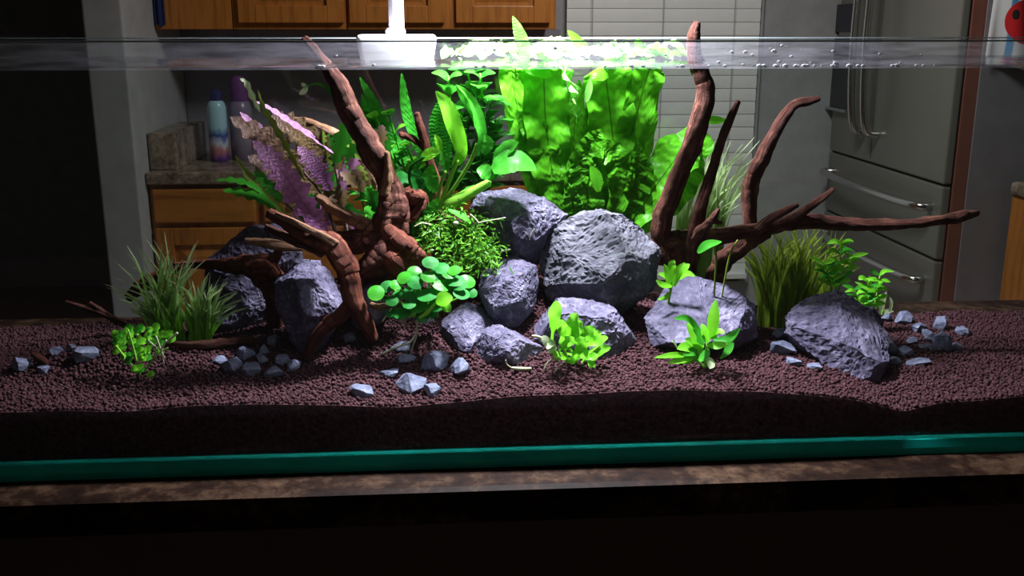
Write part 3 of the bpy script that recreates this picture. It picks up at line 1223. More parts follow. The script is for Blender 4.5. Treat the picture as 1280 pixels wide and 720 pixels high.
# ================================================================== ROCKS
rock([(735, 257), (762, 262), (800, 284), (821, 310), (819, 350), (803, 374), (765, 389), (722, 378), (682, 366), (668, 338), (679, 300), (702, 274)],
     1.213, 0.075, 'largest grey rock with pale scuffs leaning below the fern', M_rock2, 11,
     front=[(716, 283, 0.02), (760, 290, 0.035), (745, 318, 0.055), (722, 330, 0.05), (760, 345, 0.06), (800, 330, 0.045), (798, 366, 0.03), (762, 382, 0.03), (700, 330, 0.035), (690, 350, 0.025), (725, 362, 0.02)], sink=0.012, tilt=0.03, maxdiv=34, amp=0.028)
rock([(583, 256), (612, 234), (640, 227), (664, 233), (706, 268), (690, 290), (676, 322), (640, 324), (612, 300)],
     1.248, 0.07, 'slate rock with flat sloping top behind the moss clump', M_rock, 12,
     front=[(600, 268, 0.035), (640, 290, 0.07), (672, 292, 0.06), (655, 240, 0.02), (620, 245, 0.02), (690, 272, 0.03), (650, 315, 0.03)], sink=0.045, maxdiv=30, amp=0.028)
rock([(622, 321), (650, 319), (669, 330), (670, 378), (655, 398), (640, 406), (612, 393), (598, 362), (600, 338)],
     1.17, 0.08, 'upright dark slate rock wedged between moss clump and largest rock', M_rock, 13,
     front=[(632, 335, 0.015), (655, 345, 0.02), (636, 358, 0.035), (612, 348, 0.015), (645, 395, 0.035), (622, 388, 0.03)], sink=0.02, tilt=0.04, maxdiv=24, amp=0.03)
rock([(575, 374), (600, 384), (617, 402), (608, 438), (585, 448), (562, 442), (546, 420), (553, 392)],
     1.152, 0.05, 'blocky slate rock with bright top beside the round-leaved plant', M_rock, 14,
     front=[(576, 392, 0.02), (592, 400, 0.02), (562, 405, 0.02), (594, 438, 0.035), (568, 438, 0.03)], sink=0.015, tilt=0.04, maxdiv=24, amp=0.03)
rock([(612, 404), (652, 410), (676, 432), (672, 458), (640, 462), (605, 456), (597, 440), (603, 415)],
     1.108, 0.04, 'faceted slate rock half sunk in soil beside the bushy bright green plant', M_rock, 15,
     front=[(625, 420, 0.025), (648, 425, 0.03), (622, 445, 0.025), (655, 450, 0.025)], sink=0.015, tilt=0.03, maxdiv=24, amp=0.03)
rock([(672, 388), (702, 372), (742, 370), (770, 380), (793, 397), (815, 428), (800, 446), (740, 462), (690, 456), (662, 430), (658, 405)],
     1.142, 0.045, 'broad rounded slate rock behind the bushy bright green front plant', M_rock, 16,
     front=[(700, 392, 0.03), (745, 388, 0.03), (785, 415, 0.03), (745, 452, 0.05), (695, 446, 0.045), (795, 440, 0.03)], sink=0.015, tilt=0.0, maxdiv=30, amp=0.025)
rock([(838, 354), (870, 346), (902, 346), (930, 368), (950, 392), (956, 410), (938, 424), (885, 438), (818, 432), (808, 396)],
     1.16, 0.10, 'wide sloping slate rock behind the star-shaped front plant', M_rock, 17,
     front=[(850, 372, 0.0), (895, 366, 0.0), (936, 400, 0.015), (930, 424, 0.035), (885, 432, 0.045), (838, 428, 0.04), (820, 405, 0.015)], sink=0.015, tilt=0.06, maxdiv=32, amp=0.02)
rock([(1046, 364), (1072, 370), (1092, 392), (1128, 448), (1120, 464), (1095, 475), (1062, 472), (1028, 450), (996, 414), (958, 394), (1000, 376)],
     1.145, 0.045, 'long slate slab lying flat and slanting to the soil on its own', M_rock, 18,
     front=[(1046, 378, 0.005), (1090, 420, 0.015), (1072, 442, 0.03), (1030, 412, 0.02), (1105, 452, 0.025), (985, 392, 0.006), (1080, 466, 0.02)], sink=0.012, tilt=0.11, maxdiv=34, amp=0.022, grow=1.05)
rock([(350, 334), (395, 330), (424, 342), (434, 372), (425, 402), (400, 430), (365, 425), (346, 395), (341, 360)],
     1.14, 0.09, 'block of slate with pale top under the forked driftwood', M_rock, 19,
     front=[(362, 352, 0.03), (400, 352, 0.035), (418, 366, 0.03), (385, 380, 0.045), (410, 385, 0.03), (360, 375, 0.03)], sink=0.02, tilt=0.02, maxdiv=28, amp=0.03)
rock([(244, 322), (270, 302), (305, 286), (350, 281), (378, 298), (392, 325), (372, 360), (350, 408), (275, 408), (252, 360)],
     1.312, 0.05, 'flat-topped dark slate rock at the back behind the grass clump', M_rock, 20, sink=0.05, maxdiv=26, amp=0.03)
rock([(250, 345), (300, 338), (332, 352), (345, 392), (325, 424), (275, 424), (244, 400)],
     1.235, 0.05, 'rough slate rock behind the grass clump and pebble heap', M_rock, 21, sink=0.02, maxdiv=26, amp=0.035)
rock([(436, 362), (462, 352), (482, 366), (488, 394), (468, 408), (440, 404)], 1.17, 0.06,
     'small slate rock between forked driftwood and round-leaved plant', M_rock, 22, sink=0.02)
rock([(352, 324), (378, 314), (400, 322), (404, 360), (395, 400), (362, 400), (350, 360)], 1.245, 0.04,
     'small slate rock standing behind the slate block below the pale twig', M_rock, 23, sink=0.02)
rock([(516, 395), (538, 388), (550, 408), (542, 436), (516, 434)], 1.178, 0.04,
     'small dark slate rock hidden behind trailing pale roots', M_rock, 24, sink=0.02)
rock([(1082, 384), (1092, 382), (1106, 404), (1098, 418), (1080, 414)], 1.21, 0.018,
     'small slate rock against the back of the long slab', M_rock, 25, sink=0.02)


def pebble(px, py, w_px, h_px, label, group, seed, m=M_chip, lift=0.0, Y=None):
    rr = random.Random(seed)
    g = G(px, py + h_px * 0.45) if Y is None else P(px, py + h_px * 0.45, Y)
    s = g.y / F
    a, c = w_px * s * 0.5, h_px * s * 0.5
    pts = []
    for k in range(16):
        v = Vector((rr.gauss(0, 1), rr.gauss(0, 1), rr.gauss(0, 1))).normalized()
        k2 = rr.uniform(0.85, 1.1)
        pts.append(Vector((v.x * a * k2, v.y * (a + c) * 0.5 * k2, v.z * c * k2)))
    me = rock_mesh('stone', pts, max(a, c) / 6, max(a, c) * 0.06, seed, cuts=5)
    o = link('stone', me, m)
    o.location = Vector((g.x, g.y + (a + c) * 0.15, g.z + c * 0.62 + lift))
    o.rotation_euler = (0, rr.uniform(-0.25, 0.25), 0)
    return tag(o, label, 'stone', group)


pe = [
    # heap below the left rocks
    (288, 455, 34, 26, 0, 'broad blue grey stone at the grass end of the heap'),
    (306, 440, 28, 24, 1, 'rounded stone at the back of the heap below the thin dark root'),
    (316, 458, 30, 26, 0, 'upright oval stone at the front middle of the heap'),
    (343, 464, 34, 22, 0, 'widest flat stone lying along the front of the heap'),
    (352, 448, 26, 20, 1, 'stone resting behind the widest flat stone of the heap'),
    (368, 455, 22, 20, 0, 'small stone at the driftwood end of the heap'),
    (330, 436, 22, 18, 1, 'small stone just before the one against the slate block'),
    (342, 424, 24, 18, 1, 'small stone at the back of the heap against the slate block'),
    (276, 450, 22, 18, 0, 'smallest stone at the edge of the heap beside the grass'),
    (328, 446, 20, 18, 1, 'small stone squeezed into the middle of the heap'),
]
for i, (a, b, c, d, l, lab) in enumerate(pe):
    pebble(a, b, c, d, lab, 'stones heaped under the left rocks', 100 + i)
one = [
    (450, 486, 40, 26, 'single blue grey stone lying apart on soil below the pale roots'),
    (487, 465, 36, 14, 'flat blue grey stone between the lone stone and the pale roots'),
    (514, 476, 46, 36, 'larger pale faceted stone of the pair on bare soil'),
    (540, 486, 30, 22, 'smaller pale stone leaning on the larger faceted one'),
    (574, 457, 42, 28, 'pale wedge-shaped stone in front of the blocky slate rock'),
    (542, 447, 46, 34, 'dark grey stone behind the pale wedge-shaped stone'),
    (506, 447, 34, 18, 'dark flat stone lying under the pale trailing roots'),
    (436, 419, 24, 18, 'small grey stone in the hollow under the forked driftwood'),
    (504, 432, 40, 16, 'narrow grey stone tucked behind the pale trailing roots'),
]
for i, (a, b, c, d, lab) in enumerate(one):
    pebble(a, b, c, d, lab, 'loose stones on the front soil', 200 + i)
lf = [(26, 452, 30, 26, 'dim upright blue stone lying farthest from the grass clump'), (70, 438, 22, 18, 'dim small stone between the upright stone and the long one'),
      (104, 440, 44, 26, 'dim long grey stone on soil just beside the creeping plant'), (52, 462, 26, 14, 'dim flat stone sunk in soil before the small dim stone'), (88, 434, 16, 14, 'tiny dim stone touching the long grey stone')]
for i, (a, b, c, d, lab) in enumerate(lf):
    pebble(a, b, c, d, lab, 'stones in the dark corner', 300 + i)
wc = empty('wood_chip', P(48, 448, 1.12), 'short reddish wood chip between the dim stones on dark soil', 'wood')
wg = G(50, 456)
link('chip', tube_mesh('chip', [(wg.x - 0.009, wg.y + 0.004, wg.z + 0.012, 0.003), (wg.x, wg.y, wg.z + 0.008, 0.005), (wg.x + 0.010, wg.y - 0.004, wg.z + 0.003, 0.004)], 8, 10, 0.2, 3.0), M_driftred, wc)
rt = [(980, 417, 36, 22, 'blocky stone at the top of the row along the long slab'), (978, 434, 42, 24, 'widest stone in the row along the long slab'),
      (994, 450, 30, 16, 'oval stone below the widest one in the slab row'), (1020, 457, 26, 14, 'smallest flat stone at the low end of the slab row')]
for i, (a, b, c, d, lab) in enumerate(rt):
    pebble(a, b, c, d, lab, 'stones along the long slab', 400 + i)
rr_ = [(1112, 430, 34, 30, 'chunky stone leaning on the side of the long slab'), (1132, 438, 24, 22, 'stone beside the chunky one near the slab end'),
       (1118, 450, 24, 16, 'small stone tucked under the low end of the long slab'), (1148, 452, 44, 12, 'long thin flat stone lying past the slab end'),
       (1165, 418, 36, 24, 'low stone leaning on the tall stone of the scattered pile'), (1180, 425, 30, 34, 'largest stone of the scattered pile, its foot spreading on soil'),
       (1178, 402, 26, 24, 'upright stone standing behind the largest scattered stone'), (1150, 408, 30, 18, 'dark stone on soil behind the scattered pile'),
       (1130, 396, 30, 22, 'dark stone at the back beside the pale sprout tips'), (1206, 412, 28, 16, 'flat pale stone lying alone past the scattered pile'),
       (1090, 412, 24, 18, 'small stone in the corner of slab and small slate rock'), (1108, 396, 20, 16, 'small dark stone at the foot of the short stem plant'),
       (1160, 432, 24, 14, 'small flat stone before the low leaning stone'), (1195, 432, 24, 14, 'small flat stone at the foot of the largest scattered stone'),
       (1142, 424, 18, 14, 'tiny stone between chunky stone and scattered pile')]
for i, (a, b, c, d, lab) in enumerate(rr_):
    pebble(a, b, c, d, lab, 'stones scattered past the slab', 500 + i)

# ================================================================== DRIFTWOOD
def branch(parent, pts, Y=None, m=M_drift, seg=14, lump=0.16, seed=None, name='branch', n=None, ridges=3):
    sd_ = rnd.random() * 50 if seed is None else seed
    pts4 = [(x, y, z, r * 1.12) for x, y, z, r in px_tube(pts, Y)]
    return link(name, tube_mesh(name, pts4, seg, n or len(pts) * 9, lump, sd_, ridges), m, parent)


g0 = P(480, 350, 1.2)
dl = empty('driftwood', g0, 'tall dark driftwood root with knobbly base and one long upright branch', 'driftwood')
branch(dl, [(476, 335, 1.185, 22), (482, 305, 1.185, 23), (488, 275, 1.185, 20), (490, 250, 1.185, 15.5), (483, 222, 1.19, 13), (468, 192, 1.19, 13.5), (450, 162, 1.195, 13), (436, 135, 1.20, 11.5), (424, 108, 1.20, 10.5),
            (412, 88, 1.205, 8), (398, 70, 1.21, 6), (388, 57, 1.215, 5), (380, 48, 1.22, 3.5)], lump=0.16, m=M_drift, seg=20, n=130)
branch(dl, [(482, 285, 1.18, 12), (500, 305, 1.165, 15), (516, 317, 1.16, 13), (530, 321, 1.16, 6)], lump=0.13, m=M_driftred, name='root', seg=18, n=40)
branch(dl, [(484, 300, 1.175, 14), (478, 320, 1.165, 16), (466, 332, 1.165, 14), (450, 338, 1.17, 8)], lump=0.13, m=M_drift, name='root', seg=18, n=40)
branch(dl, [(488, 305, 1.172, 13), (496, 325, 1.158, 17), (508, 334, 1.16, 12), (518, 336, 1.165, 6)], lump=0.13, m=M_driftred, name='root', seg=18, n=40)
branch(dl, [(478, 292, 1.185, 12), (460, 300, 1.175, 13), (442, 306, 1.175, 11), (424, 312, 1.18, 8)], lump=0.13, m=M_drift, name='root', seg=16, n=40)
branch(dl, [(478, 330, 1.21, 20), (470, 355, 1.235, 18), (462, 392, 1.245, 16)], lump=0.13, m=M_drift, name='root', seg=16, n=30)
branch(dl, [(488, 268, 1.19, 10), (505, 250, 1.20, 11), (520, 245, 1.20, 10), (524, 258, 1.195, 8), (512, 272, 1.19, 6), (500, 274, 1.185, 4)], lump=0.35, m=M_driftred, name='root_knob')
branch(dl, [(470, 290, 1.185, 12), (445, 275, 1.18, 9), (420, 262, 1.175, 7), (396, 246, 1.17, 4)], lump=0.25, m=M_drifttan)
branch(dl, [(482, 242, 1.18, 8), (484, 215, 1.175, 5), (484, 190, 1.175, 3)], lump=0.2, m=M_drifttan, name='stub')
branch(dl, [(400, 305, 1.19, 10), (425, 300, 1.18, 12), (455, 300, 1.18, 14)], lump=0.2, m=M_drift)

df = empty('driftwood', P(455, 430, 1.12), 'forked driftwood limb arching down to the soil in front of the slate block', 'driftwood')
branch(df, [(335, 265, 1.12, 6), (360, 280, 1.12, 8), (390, 298, 1.12, 11), (415, 308, 1.115, 13), (428, 328, 1.11, 13), (436, 352, 1.11, 12), (444, 378, 1.11, 11), (455, 400, 1.115, 8.5), (466, 424, 1.12, 7)], lump=0.15, m=M_driftred, n=90)
branch(df, [(442, 372, 1.11, 9), (428, 392, 1.11, 9), (408, 408, 1.11, 8), (392, 425, 1.11, 7), (384, 448, 1.115, 6)], lump=0.18, m=M_driftred)
branch(df, [(332, 283, 1.13, 4), (352, 292, 1.13, 5), (378, 304, 1.125, 6), (405, 312, 1.12, 8)], lump=0.25, m=M_drift, name='twig')
branch(df, [(345, 268, 1.115, 3), (372, 280, 1.11, 4), (405, 296, 1.108, 5), (420, 306, 1.106, 5)], lump=0.2, m=M_drifttan, name='split_sliver')

dh = empty('driftwood', P(320, 370, 1.16), 'red-brown driftwood lump with thin level arm behind the grass clump', 'driftwood')
branch(dh, [(347, 420, 1.205, 9), (347, 392, 1.2, 11), (344, 358, 1.198, 15), (330, 339, 1.192, 18), (308, 333, 1.2, 12), (282, 332, 1.225, 7), (252, 330, 1.262, 5), (218, 331, 1.275, 3)], lump=0.18, m=M_driftred, seg=18, n=80)
branch(dh, [(306, 301, 1.195, 3), (325, 303, 1.195, 5), (350, 308, 1.195, 6), (378, 311, 1.195, 3)], lump=0.12, m=M_drifttan, name='twig')
branch(dh, [(335, 335, 1.192, 9), (345, 322, 1.194, 6), (352, 309, 1.195, 4)], lump=0.2, m=M_driftred, name='stub')
branch(dh, [(232, 330, 1.27, 4), (205, 342, 1.275, 6), (180, 356, 1.28, 8), (160, 372, 1.28, 5)], lump=0.2, m=M_driftred)

dt = empty('driftwood_root', P(260, 435, 1.1), 'thin dark root lying across the soil from grass clump to pebble heap', 'root')
branch(dt, [(a_, b_, G(a_, b_ + 9).y, r_) for a_, b_, r_ in ((205, 428, 2.5), (235, 431, 4), (262, 430, 5), (292, 427, 5), (318, 425, 4))], lump=0.15, m=M_drift)
dt2 = empty('twig', P(140, 405, 1.16), 'thin bare twig sticking out beyond the grass clump into the dark', 'twig')
ty2 = G(176, 417).y
branch(dt2, [(82, 377, ty2, 1.5), (110, 386, ty2, 3), (132, 394, ty2, 3.5), (150, 402, ty2, 4), (178, 418, ty2, 3)], lump=0.2, m=M_drift)
branch(dt2, [(112, 378, ty2, 2), (126, 388, ty2, 3), (140, 398, ty2, 3)], lump=0.2, m=M_drift)

ds = empty('driftwood', P(545, 240, 1.26), 'two thin reddish driftwood twigs among the green leaves', 'driftwood')
branch(ds, [(521, 141, 1.27, 3), (528, 165, 1.265, 4.5), (537, 200, 1.26, 5), (546, 232, 1.25, 5), (550, 272, 1.235, 5), (556, 298, 1.23, 5)], lump=0.15, m=M_driftred)
branch(ds, [(500, 168, 1.27, 3), (512, 172, 1.27, 4), (528, 184, 1.265, 4), (540, 198, 1.26, 4)], lump=0.2, m=M_driftred)
db = empty('driftwood', P(415, 175, 1.26), 'mossy pale driftwood arm behind the purple leaves', 'driftwood')
branch(db, [(365, 149, 1.282, 3), (385, 153, 1.282, 5), (408, 163, 1.281, 7), (430, 178, 1.279, 7.5), (464, 215, 1.282, 8), (484, 252, 1.272, 8), (494, 290, 1.212, 9)], lump=0.2, m=M_drifttan)

# right-hand driftwood
dr = empty('driftwood', P(845, 330, 1.2), 'spreading driftwood with three upright branches and long level arm', 'driftwood')
branch(dr, [(872, 28, 1.2, 4), (868, 45, 1.2, 7.5), (869, 68, 1.2, 8), (877, 90, 1.2, 9), (883, 112, 1.2, 10.5), (874, 150, 1.2, 11.5), (860, 190, 1.208, 11), (844, 230, 1.225, 11), (830, 268, 1.242, 12), (826, 298, 1.25, 13), (834, 325, 1.25, 14)],
       m=M_drift, lump=0.10, n=110, seg=18)
branch(dr, [(923, 126, 1.20, 3), (913, 148, 1.20, 4.5), (902, 175, 1.2, 5.2), (893, 205, 1.2, 6), (882, 240, 1.2, 7), (873, 275, 1.208, 7.5), (866, 305, 1.225, 9), (862, 340, 1.24, 8)], m=M_drift, lump=0.12, n=80)
branch(dr, [(1024, 123, 1.22, 3.5), (1008, 128, 1.22, 5), (994, 131, 1.22, 5.5), (980, 147, 1.22, 6.5), (965, 172, 1.22, 7.5), (951, 200, 1.22, 9.5), (941, 222, 1.22, 9), (937, 250, 1.22, 8.5), (938, 286, 1.215, 9)], m=M_drift, lump=0.14, n=90)
branch(dr, [(828, 318, 1.25, 12), (847, 304, 1.242, 14), (875, 297, 1.225, 11), (915, 293, 1.208, 9), (950, 287, 1.2, 10), (985, 279, 1.195, 8.5), (1020, 277, 1.195, 8.5), (1060, 280, 1.19, 7.5), (1100, 281, 1.19, 7), (1145, 279, 1.185, 6), (1180, 274, 1.185, 6), (1200, 270, 1.185, 7), (1223, 266, 1.185, 3.5)],
       m=M_drift, lump=0.2, n=130, seg=16)
branch(dr, [(1042, 236, 1.18, 2.5), (1028, 248, 1.18, 4), (1010, 260, 1.185, 5), (992, 272, 1.19, 5.5), (968, 284, 1.195, 6)], m=M_drift, lump=0.15)
branch(dr, [(998, 256, 1.17, 2.5), (980, 264, 1.175, 4.5), (962, 274, 1.18, 5), (946, 288, 1.185, 6)], m=M_drift, lump=0.15)
branch(dr, [(898, 261, 1.17, 2), (892, 272, 1.175, 5), (881, 284, 1.19, 5), (868, 297, 1.215, 6)], m=M_drift, lump=0.25)
branch(dr, [(892, 276, 1.175, 4), (902, 279, 1.172, 2)], m=M_drift, lump=0.2, name='stub')
branch(dr, [(958, 290, 1.2, 9), (930, 305, 1.222, 11), (905, 325, 1.238, 11), (892, 352, 1.245, 9), (888, 380, 1.25, 7)], m=M_drift, lump=0.22)
branch(dr, [(850, 300, 1.242, 12), (847, 325, 1.248, 15), (851, 360, 1.25, 15), (855, 394, 1.25, 13)], m=M_driftred, lump=0.2, name='root_base')

# ================================================================== PLANTS
L_fern = leaf_mat('fern_leaf', (0.065, 0.29, 0.010), (0.065, 0.29, 0.010), 0.5, vein=0.85)
L_fernlit = leaf_mat('lit_fern_leaf', (0.22, 0.52, 0.11), (0.22, 0.52, 0.11), 0.5, vein=0.5, var=0.15)  # paler copy of fern_leaf: lamp glare near the surface put into the colour
L_dark = leaf_mat('deep_green_leaf', (0.018, 0.16, 0.012), (0.03, 0.24, 0.015), 0.4, vein=0.6)
L_mid = leaf_mat('mid_green_leaf', (0.04, 0.28, 0.02), (0.07, 0.38, 0.03), 0.45)
L_brt = leaf_mat('bright_green_leaf', (0.16, 0.55, 0.02), (0.22, 0.62, 0.05), 0.45, var=0.15)
L_pale = leaf_mat('pale_leaf', (0.45, 0.6, 0.3), (0.6, 0.68, 0.45), 0.4, var=0.1)
L_anub = leaf_mat('glossy_round_leaf', (0.012, 0.15, 0.018), (0.02, 0.22, 0.028), 0.3, rough=0.55)
L_pur = leaf_mat('purple_leaf', (0.40, 0.16, 0.36), (0.64, 0.34, 0.58), 0.35, vein=0.6, var=0.15)
L_brown = leaf_mat('brown_leaf', (0.12, 0.08, 0.035), (0.17, 0.11, 0.09), 0.4, vein=0.5)
L_olive = leaf_mat('olive_leaf', (0.14, 0.2, 0.03), (0.2, 0.27, 0.05), 0.4)
L_grass = leaf_mat('grass_blade', (0.14, 0.42, 0.01), (0.40, 0.46, 0.26), 0.45)
L_grass2 = leaf_mat('olive_grass_blade', (0.18, 0.28, 0.02), (0.28, 0.38, 0.05), 0.45)
L_grass3 = leaf_mat('pale_grass_blade', (0.16, 0.30, 0.06), (0.42, 0.5, 0.28), 0.5)
L_root = leaf_mat('pale_root', (0.45, 0.45, 0.3), (0.62, 0.6, 0.52), 0.2)
L_moss = leaf_mat('moss', (0.035, 0.14, 0.012), (0.13, 0.32, 0.02), 0.4)
L_stem = leaf_mat('green_stem', (0.22, 0.5, 0.05), (0.25, 0.55, 0.08), 0.2)

TOPN = Vector((0, -0.35, 0.94))
FACEN = Vector((0.1, -0.95, 0.2))


def stem(parent, pts, Y=None, m=None, seg=7, name='stem'):
    return link(name, tube_mesh(name, px_tube(pts, Y), seg, len(pts) * 6), m or L_stem, parent)


U0 = random.Random(21).uniform
# ---- broad fern, back centre
fn = empty('java_fern', P(735, 300, 1.29), 'tall fern with broad wavy yellow-green leaves reaching the water surface', 'fern')
stem(fn, [(712, 300, 1.30, 5), (735, 294, 1.298, 7), (775, 294, 1.296, 6), (800, 300, 1.296, 4)], name='rhizome', m=M_drift)
for rx in (718, 742, 768, 792):
    stem(fn, [(rx, 298, 1.298, 2.2), (rx + 3, 325, 1.302, 2.0), (rx - 2, 356, 1.306, 1.6)], name='root', m=M_drift)
fk = dict(nu=34, nv=9, wave=0.25, waves=5, fold=0.12)
leaf(fn, L_fern, [(697, 262), (690, 215), (682, 150), (680, 86), (684, 74, 1.27)], 56, 1.295, FACEN, prof='strap', **fk)
leaf(fn, L_fern, [(690, 255), (672, 205), (650, 150), (640, 90), (643, 80)], 34, 1.31, FACEN, prof='strap', **fk)
leaf(fn, L_fern, [(700, 270), (688, 215), (668, 165), (645, 140)], 40, 1.295, FACEN, **fk)
leaf(fn, L_fern, [(705, 280), (698, 230), (690, 180), (684, 140)], 60, 1.315, FACEN, **fk)
leaf(fn, L_fern, [(722, 270), (716, 220), (718, 160), (724, 100)], 36, 1.31, FACEN, **fk)
leaf(fn, L_fern, [(765, 262), (768, 205), (763, 145), (756, 86), (755, 74, 1.27)], 62, 1.295, FACEN, prof='strap', **fk)
leaf(fn, L_fern, [(772, 262), (778, 210), (794, 150), (810, 92), (818, 76)], 42, 1.30, FACEN, prof='strap', **fk)
leaf(fn, L_fern, [(760, 285), (775, 240), (772, 205), (757, 188), (736, 192)], 36, 1.28, FACEN, **fk)
leaf(fn, L_fern, [(712, 265), (722, 215), (740, 180), (752, 162)], 34, 1.285, FACEN, **fk)
leaf(fn, L_fern, [(735, 290), (735, 250), (728, 215), (722, 195)], 44, 1.285, FACEN, **fk)
leaf(fn, L_fern, [(770, 290), (782, 250), (800, 222), (815, 205)], 44, 1.285, FACEN, **fk)
leaf(fn, L_fern, [(780, 292), (805, 255), (830, 218), (855, 188), (875, 182), (878, 200)], 62, 1.285, Vector((-0.25, -0.75, 0.6)), **fk)
leaf(fn, L_fern, [(800, 290), (835, 250), (862, 215), (876, 192)], 44, 1.29, FACEN, **fk)
for pts, wv, mm, yv in (([(740, 270), (744, 215), (742, 160), (735, 105)], 24, L_fern, 1.315), ([(785, 262), (800, 205), (812, 150), (822, 92)], 22, L_fern, 1.315),
                        ([(705, 262), (708, 205), (704, 150), (712, 110)], 22, L_fern, 1.315), ([(668, 250), (660, 200), (662, 150), (670, 92)], 26, L_fern, 1.30),
                        ([(755, 255), (748, 205), (738, 160), (740, 120)], 20, L_fern, 1.315), ([(765, 280), (790, 240), (798, 205), (795, 175)], 26, L_fern, 1.283)):
    leaf(fn, mm, pts, wv, yv, Vector((U0(-.5, .5), -0.85, 0.3)), **fk)
leaf(fn, L_fern, [(718, 285), (717, 265), (714, 248), (712, 232)], 26, 1.278, FACEN, **fk)
leaf(fn, L_fern, [(748, 240), (745, 222), (738, 208)], 16, 1.278, FACEN)
leaf(fn, L_fern, [(705, 290), (690, 268), (682, 245), (680, 225)], 36, 1.30, FACEN, **fk)
leaf(fn, L_fern, [(745, 295), (755, 265), (752, 235), (748, 215)], 50, 1.30, FACEN, **fk)
leaf(fn, L_fern, [(770, 290), (790, 270), (800, 255)], 40, 1.285, FACEN, **fk)
leaf(fn, L_fern, [(720, 290), (705, 240), (702, 190), (704, 150)], 34, 1.325, FACEN, **fk)
leaf(fn, L_fern, [(745, 290), (742, 235), (740, 180), (742, 130)], 40, 1.325, FACEN, **fk)
# pale leaf turned flat to the lamp, and leaves breaking the surface
leaf(fn, L_fernlit, [(722, 150, 1.30), (715, 115, 1.28), (706, 92, 1.26), (698, 78, 1.25)], 46, 1.27, Vector((0.3, -0.6, 0.75)), **fk)
leaf(fn, L_fernlit, [(733, 128), (736, 112), (738, 98)], 9, 1.27, FACEN)
leaf(fn, L_fernlit, [(657, 86), (655, 62), (649, 42), (641, 20)], 17, 1.22, FACEN, nu=16, nv=5, wave=0.1)
leaf(fn, L_fern, [(735, 62), (722, 52), (710, 38)], 13, 1.30, FACEN)
leaf(fn, L_fern, [(884, 96), (872, 92), (862, 86)], 14, 1.28, FACEN)
leaf(fn, L_fern, [(868, 149), (890, 150), (910, 151)], 11, 1.29, FACEN)
for i in range(46):
    px = rnd.uniform(560, 850)
    yy = rnd.uniform(1.20, 1.345)
    c = P(px, 60, yy)
    c.z = WATER + rnd.uniform(0.0, 0.007)
    a = rnd.uniform(0, 6.28)
    d = Vector((math.cos(a), math.sin(a) * 0.6, 0))
    L = rnd.uniform(0.025, 0.055)
    sp = [c - d * L * 0.5, c + Vector((0, 0, rnd.uniform(0.003, 0.014))), c + d * L * 0.5 + Vector((0, 0, rnd.uniform(-0.002, 0.010)))]
    v, u, f = blade_arrays(sp, rnd.uniform(0.014, 0.028), Vector((rnd.uniform(-.4, .4), rnd.uniform(-.9, 0), 1)), 11, 5, 0.2, 0.2)
    link('floating_leaf_tip', mesh_from('floating_leaf_tip', v, u, f), rnd.choice([L_fernlit, L_fernlit, L_fernlit, L_fern]), fn)

# ---- big-leaved anubias in the centre
an = empty('anubias', P(560, 262, 1.23), 'glossy green plant with thick pale stem and big oval leaves over the slate', 'plant')
stem(an, [(545, 262, 1.225, 6), (565, 254, 1.22, 9), (585, 243, 1.22, 7), (612, 228, 1.22, 5)], name='rhizome')
lk = dict(nu=16, nv=7, wave=0.05)
leaf(an, L_mid, [(616, 214), (632, 205), (650, 203), (670, 212)], 40, 1.21, Vector((0.0, -0.6, 0.8)), **lk)
leaf(an, L_mid, [(618, 205), (628, 192), (640, 182), (648, 178)], 30, 1.23, TOPN, **lk)
leaf(an, L_mid, [(612, 222), (605, 215), (596, 212)], 22, 1.21, VIEWN, **lk)
leaf(an, L_mid, [(615, 225), (608, 212), (606, 204)], 18, 1.215, VIEWN, **lk)
stem(an, [(552, 258, 1.22, 3), (572, 228, 1.22, 2.5), (588, 202, 1.22, 2.5), (597, 180, 1.22, 2.5)])
leaf(an, L_mid, [(597, 195), (602, 168), (594, 140), (580, 118), (570, 106)], 18, 1.22, Vector((0.5, -0.7, 0.4)), twist=1.4, **lk)
leaf(an, L_mid, [(594, 160), (592, 140), (584, 122), (572, 108)], 8, 1.215, Vector((0.3, -0.3, 0.9)), **lk)
leaf(an, L_mid, [(604, 192), (610, 180), (606, 168)], 14, 1.215, FACEN, **lk)
stem(an, [(548, 262, 1.22, 3), (560, 230, 1.22, 3), (572, 200, 1.22, 2.5)])
leaf(an, L_brt, [(566, 208), (576, 190), (568, 160), (558, 132), (545, 114)], 24, 1.22, Vector((0.55, -0.7, 0.4)), twist=1.0, **lk)
leaf(an, L_dark, [(560, 200), (552, 175), (549, 150), (550, 125)], 28, 1.24, FACEN, **lk)
stem(an, [(520, 250, 1.215, 1.8), (512, 226, 1.215, 1.8), (514, 208, 1.215, 1.8), (530, 196, 1.215, 1.8)], m=L_dark)
leaf(an, L_brt, [(526, 200), (538, 192), (552, 188)], 16, 1.215, VIEWN, **lk)
leaf(an, L_brt, [(552, 192), (548, 178), (544, 168)], 9, 1.212, FACEN, **lk)
leaf(an, L_mid, [(558, 216), (556, 202), (552, 188)], 13, 1.21, FACEN, **lk)
stem(an, [(545, 262, 1.215, 2.5), (550, 235, 1.212, 2.3), (557, 214, 1.21, 2)])
leaf(an, L_mid, [(535, 275), (540, 262), (546, 248)], 16, 1.2, FACEN, **lk)
leaf(an, L_mid, [(560, 262), (580, 272), (590, 280)], 14, 1.19, TOPN, **lk)
leaf(an, L_mid, [(570, 250), (585, 240), (598, 232)], 18, 1.225, TOPN, **lk)
leaf(an, L_anub, [(490, 232), (500, 224), (514, 226)], 22, 1.22, VIEWN, **lk)
leaf(an, L_anub, [(528, 238), (520, 224), (524, 212)], 22, 1.23, FACEN, **lk)
leaf(an, L_mid, [(545, 240), (538, 222), (540, 205)], 20, 1.24, FACEN, **lk)


